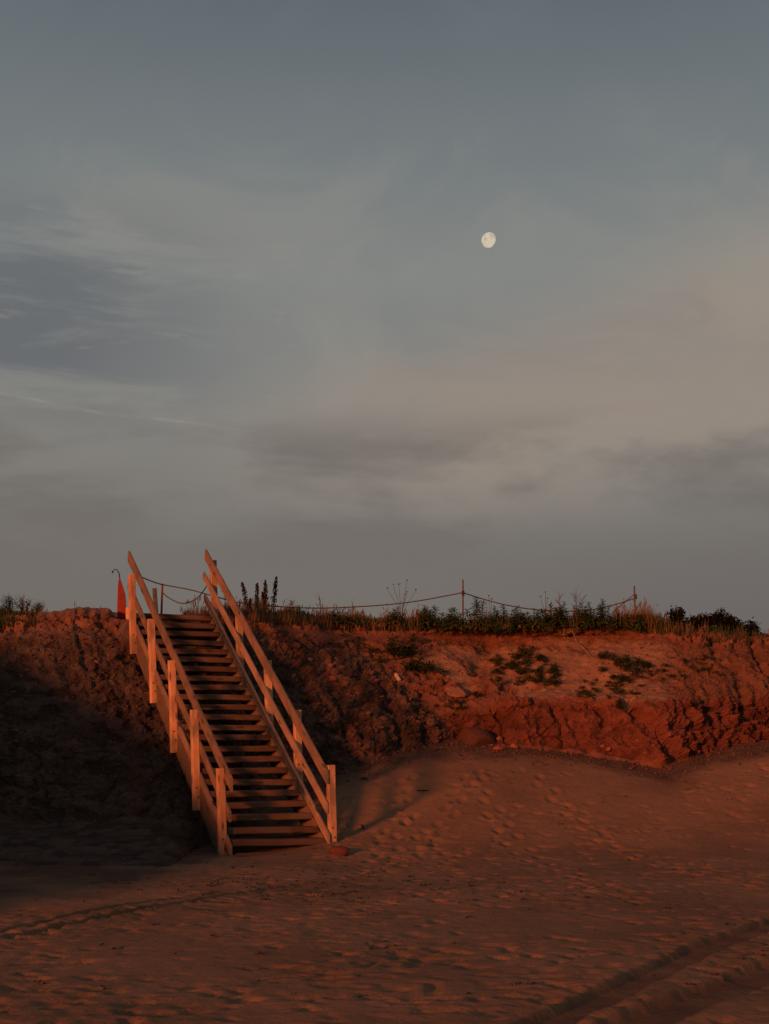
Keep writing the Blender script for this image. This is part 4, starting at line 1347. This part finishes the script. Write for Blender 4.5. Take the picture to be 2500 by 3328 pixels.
clodmask = np.argwhere((rub < .4) & (T > 1.9) & (T < 4.6) & (PXX > 1150) & (PXX < 2520))
for q in rng.choice(len(clodmask), 1100, replace=False):
    j, i = clodmask[q]
    s = R.uniform(.008, .03) * (1.6 if R.random() < .08 else 1)
    t = R.uniform(.5, 1.3)
    M_ = Matrix.Rotation(R.uniform(0, 6.28), 3, Vector((R.uniform(-1, 1), R.uniform(-1, 1), 1)).normalized()) @ Matrix.Diagonal((s * R.uniform(.7, 1.4), s, s * R.uniform(.5, 1)))
    c0 = Vector(B[j, i])
    octv = [M_ @ Vector(v_) + c0 for v_ in ((1, 0, .2), (-1, .2, 0), (0, 1, -.2), (.2, -1, 0), (0, .2, 1), (0, 0, -1))]
    mb.add(octv, [(0, 2, 4), (2, 1, 4), (1, 3, 4), (3, 0, 4), (2, 0, 5), (1, 2, 5), (3, 1, 5), (0, 3, 5)], (0.13 * t, 0.055 * t, 0.035 * t))
tag(mb.build('earth_crumbs', M_STONE), 'crumbs of brown earth scattered over the bare sandy slope', 'rubble', kind='stuff')


mb = MB()
for q in range(150):
    px = R.uniform(760, 2300)
    i = int(np.clip(np.searchsorted(cs, px), 1, len(cs) - 2))
    j = _ti - R.randint(1, 9)
    c0 = Vector(B[j, i]) + Vector((0, -.01, 0))
    L = R.uniform(.05, .22)
    sx = R.uniform(-.05, .05)
    mb.tube([c0, c0 + Vector((sx * .4, -.035, -L * .5)), c0 + Vector((sx, -.03, -L))], [.004, .003, .0012], 3, (0.09, 0.05, 0.03))
tag(mb.build('hanging_roots', M_STEM), 'thin roots hanging from the turf over the bluff lip', 'roots', kind='stuff')


def stick(pts, rad, mat, label, name='driftwood_stick', group=None):
    P = [Vector(p) for p in pts]
    mb = MB(); mb.tube([p - P[0] for p in P], rad, 6)
    o = mb.build(name, mat, None, True); o.location = P[0]
    return tag(o, label, 'driftwood', group)


def on_sand(px, py, up=.012): return sand_at(px, py) + ZUP * up


stick([on_sand(1187, 2449), on_sand(1200, 2453, .03), on_sand(1219, 2457, .02)], [.014, .012, .016], M_PALE, 'pale driftwood stick at the sand line right of the stairs')
stick([on_sand(1172, 2538, .02), on_sand(1185, 2536, .03), on_sand(1195, 2537, .02)], [.012, .02, .012], M_WEED, 'short black stick on shaded sand behind the front right post')
stick([on_sand(1355, 2573, .015), on_sand(1375, 2574, .02), on_sand(1393, 2573, .012)], [.010, .012, .006], M_WEED, 'thin dark twig lying on the sand ramp below the boulder')
stick([on_sand(1176, 2686, .02), on_sand(1180, 2692, .02), on_sand(1184, 2700, .02)], [.01, .014, .01], M_WEED, 'small black stub on the sand right of the front right post')
stick([on_sand(1095, 2470, .05), on_sand(1130, 2474, .06), on_sand(1178, 2482, .05)], [.05, .06, .04], M_GREY, 'half buried grey log at the edge of the shade', 'driftwood_log')
p1_, n1_ = surf(1288, 2190); p2_, n2_ = surf(1302, 2208)
wb = empty('wood_offcut', p1_, 'pale sawn wood offcut lying on the slope left of centre', 'driftwood')
d_ = (p2_ - p1_); Lw = d_.length; d_.normalize(); sd_ = d_.cross(n1_).normalized()
board('block', Lw + .03, .05, .05, M_PALE, wb, frame((p1_ + p2_) / 2 + n1_ * .03, d_, sd_, d_.cross(sd_) * 1.0, p1_), cham=.005, segs=2, seed=8)
pr = []
for (a, b) in ((1852, 2056), (1870, 2078), (1895, 2105), (1920, 2128), (1943, 2146)):
    q, n_q = surf(a, b); pr.append(q + Vector((0, -.03, .015)))
stick(pr, [.007, .007, .006, .006, .004], M_PALE, 'long thin pale root trailing down the sandy slope', 'dangling_root')

# black seaweed crumbs on the sand (uncountable)
mb = MB()
for i in range(380):
    u_ = R.random()
    if u_ < .45:
        px, py = R.gauss(1050, 420), R.gauss(2885, 40)
    elif u_ < .6:
        px, py = R.gauss(800, 160), R.gauss(2860, 40)
    else:
        px, py = R.uniform(0, 2500), R.uniform(2520, 3250)
    if py < 2500 or not (0 < px < 2500): continue
    c0 = sand_at(px, py)
    for k in range(R.choice([1, 1, 2, 4, 6])):
        s = R.uniform(.005, .013)
        q = c0 + Vector((R.gauss(0, .03), R.gauss(0, .03), .006))
        q.z = sand_z(q.x, q.y) + .006
        a = R.uniform(0, 6.28)
        d_ = Vector((math.cos(a), math.sin(a), R.uniform(-.1, .4)))
        mb.tube([q - d_ * s, q + ZUP * s * .5, q + d_ * s * R.uniform(.8, 2)], [s * .3, s * .55, s * .2], 4)
tag(mb.build('seaweed_crumbs', M_WEED), 'black crumbs of dried seaweed strewn over the sand', 'seaweed', kind='stuff')

# ------------------------------------------------------------------ moon
def moon_mat():
    m, w = new_mat('moonlight')
    obj = w.n('ShaderNodeTexCoord').outputs['Object']
    n = w.noise(obj, 0.07, 3, 0.5)
    c = w.mix(w.smooth(n, 0.38, 0.66), (0.63, 0.55, 0.425), (0.46, 0.39, 0.30))
    em = w.n('ShaderNodeEmission', {0: c, 1: 1.0})
    w.n('ShaderNodeOutputMaterial', {0: em.outputs[0]})
    return m


def moon():
    import bmesh
    Dm = 3000.0
    c = unproject(1590, 781, Dm)
    r = 24.6 / F * Dm
    bm = bmesh.new()
    bmesh.ops.create_uvsphere(bm, u_segments=48, v_segments=32, radius=r)
    d = Vector((0.83, 0.0, -0.56)).normalized()
    for v in bm.verts:                      # gibbous: the waned limb is flatter
        k = v.co.dot(d)
        if k > 0: v.co -= d * k * 0.17
    me = bpy.data.meshes.new('moon'); bm.to_mesh(me); bm.free()
    me.polygons.foreach_set('use_smooth', [True] * len(me.polygons))
    me.materials.append(moon_mat())
    o = bpy.data.objects.new('moon', me); COL.objects.link(o); o.location = c
    o.visible_shadow = True
    tag(o, 'pale gibbous moon in the dusk sky', 'moon')


moon()
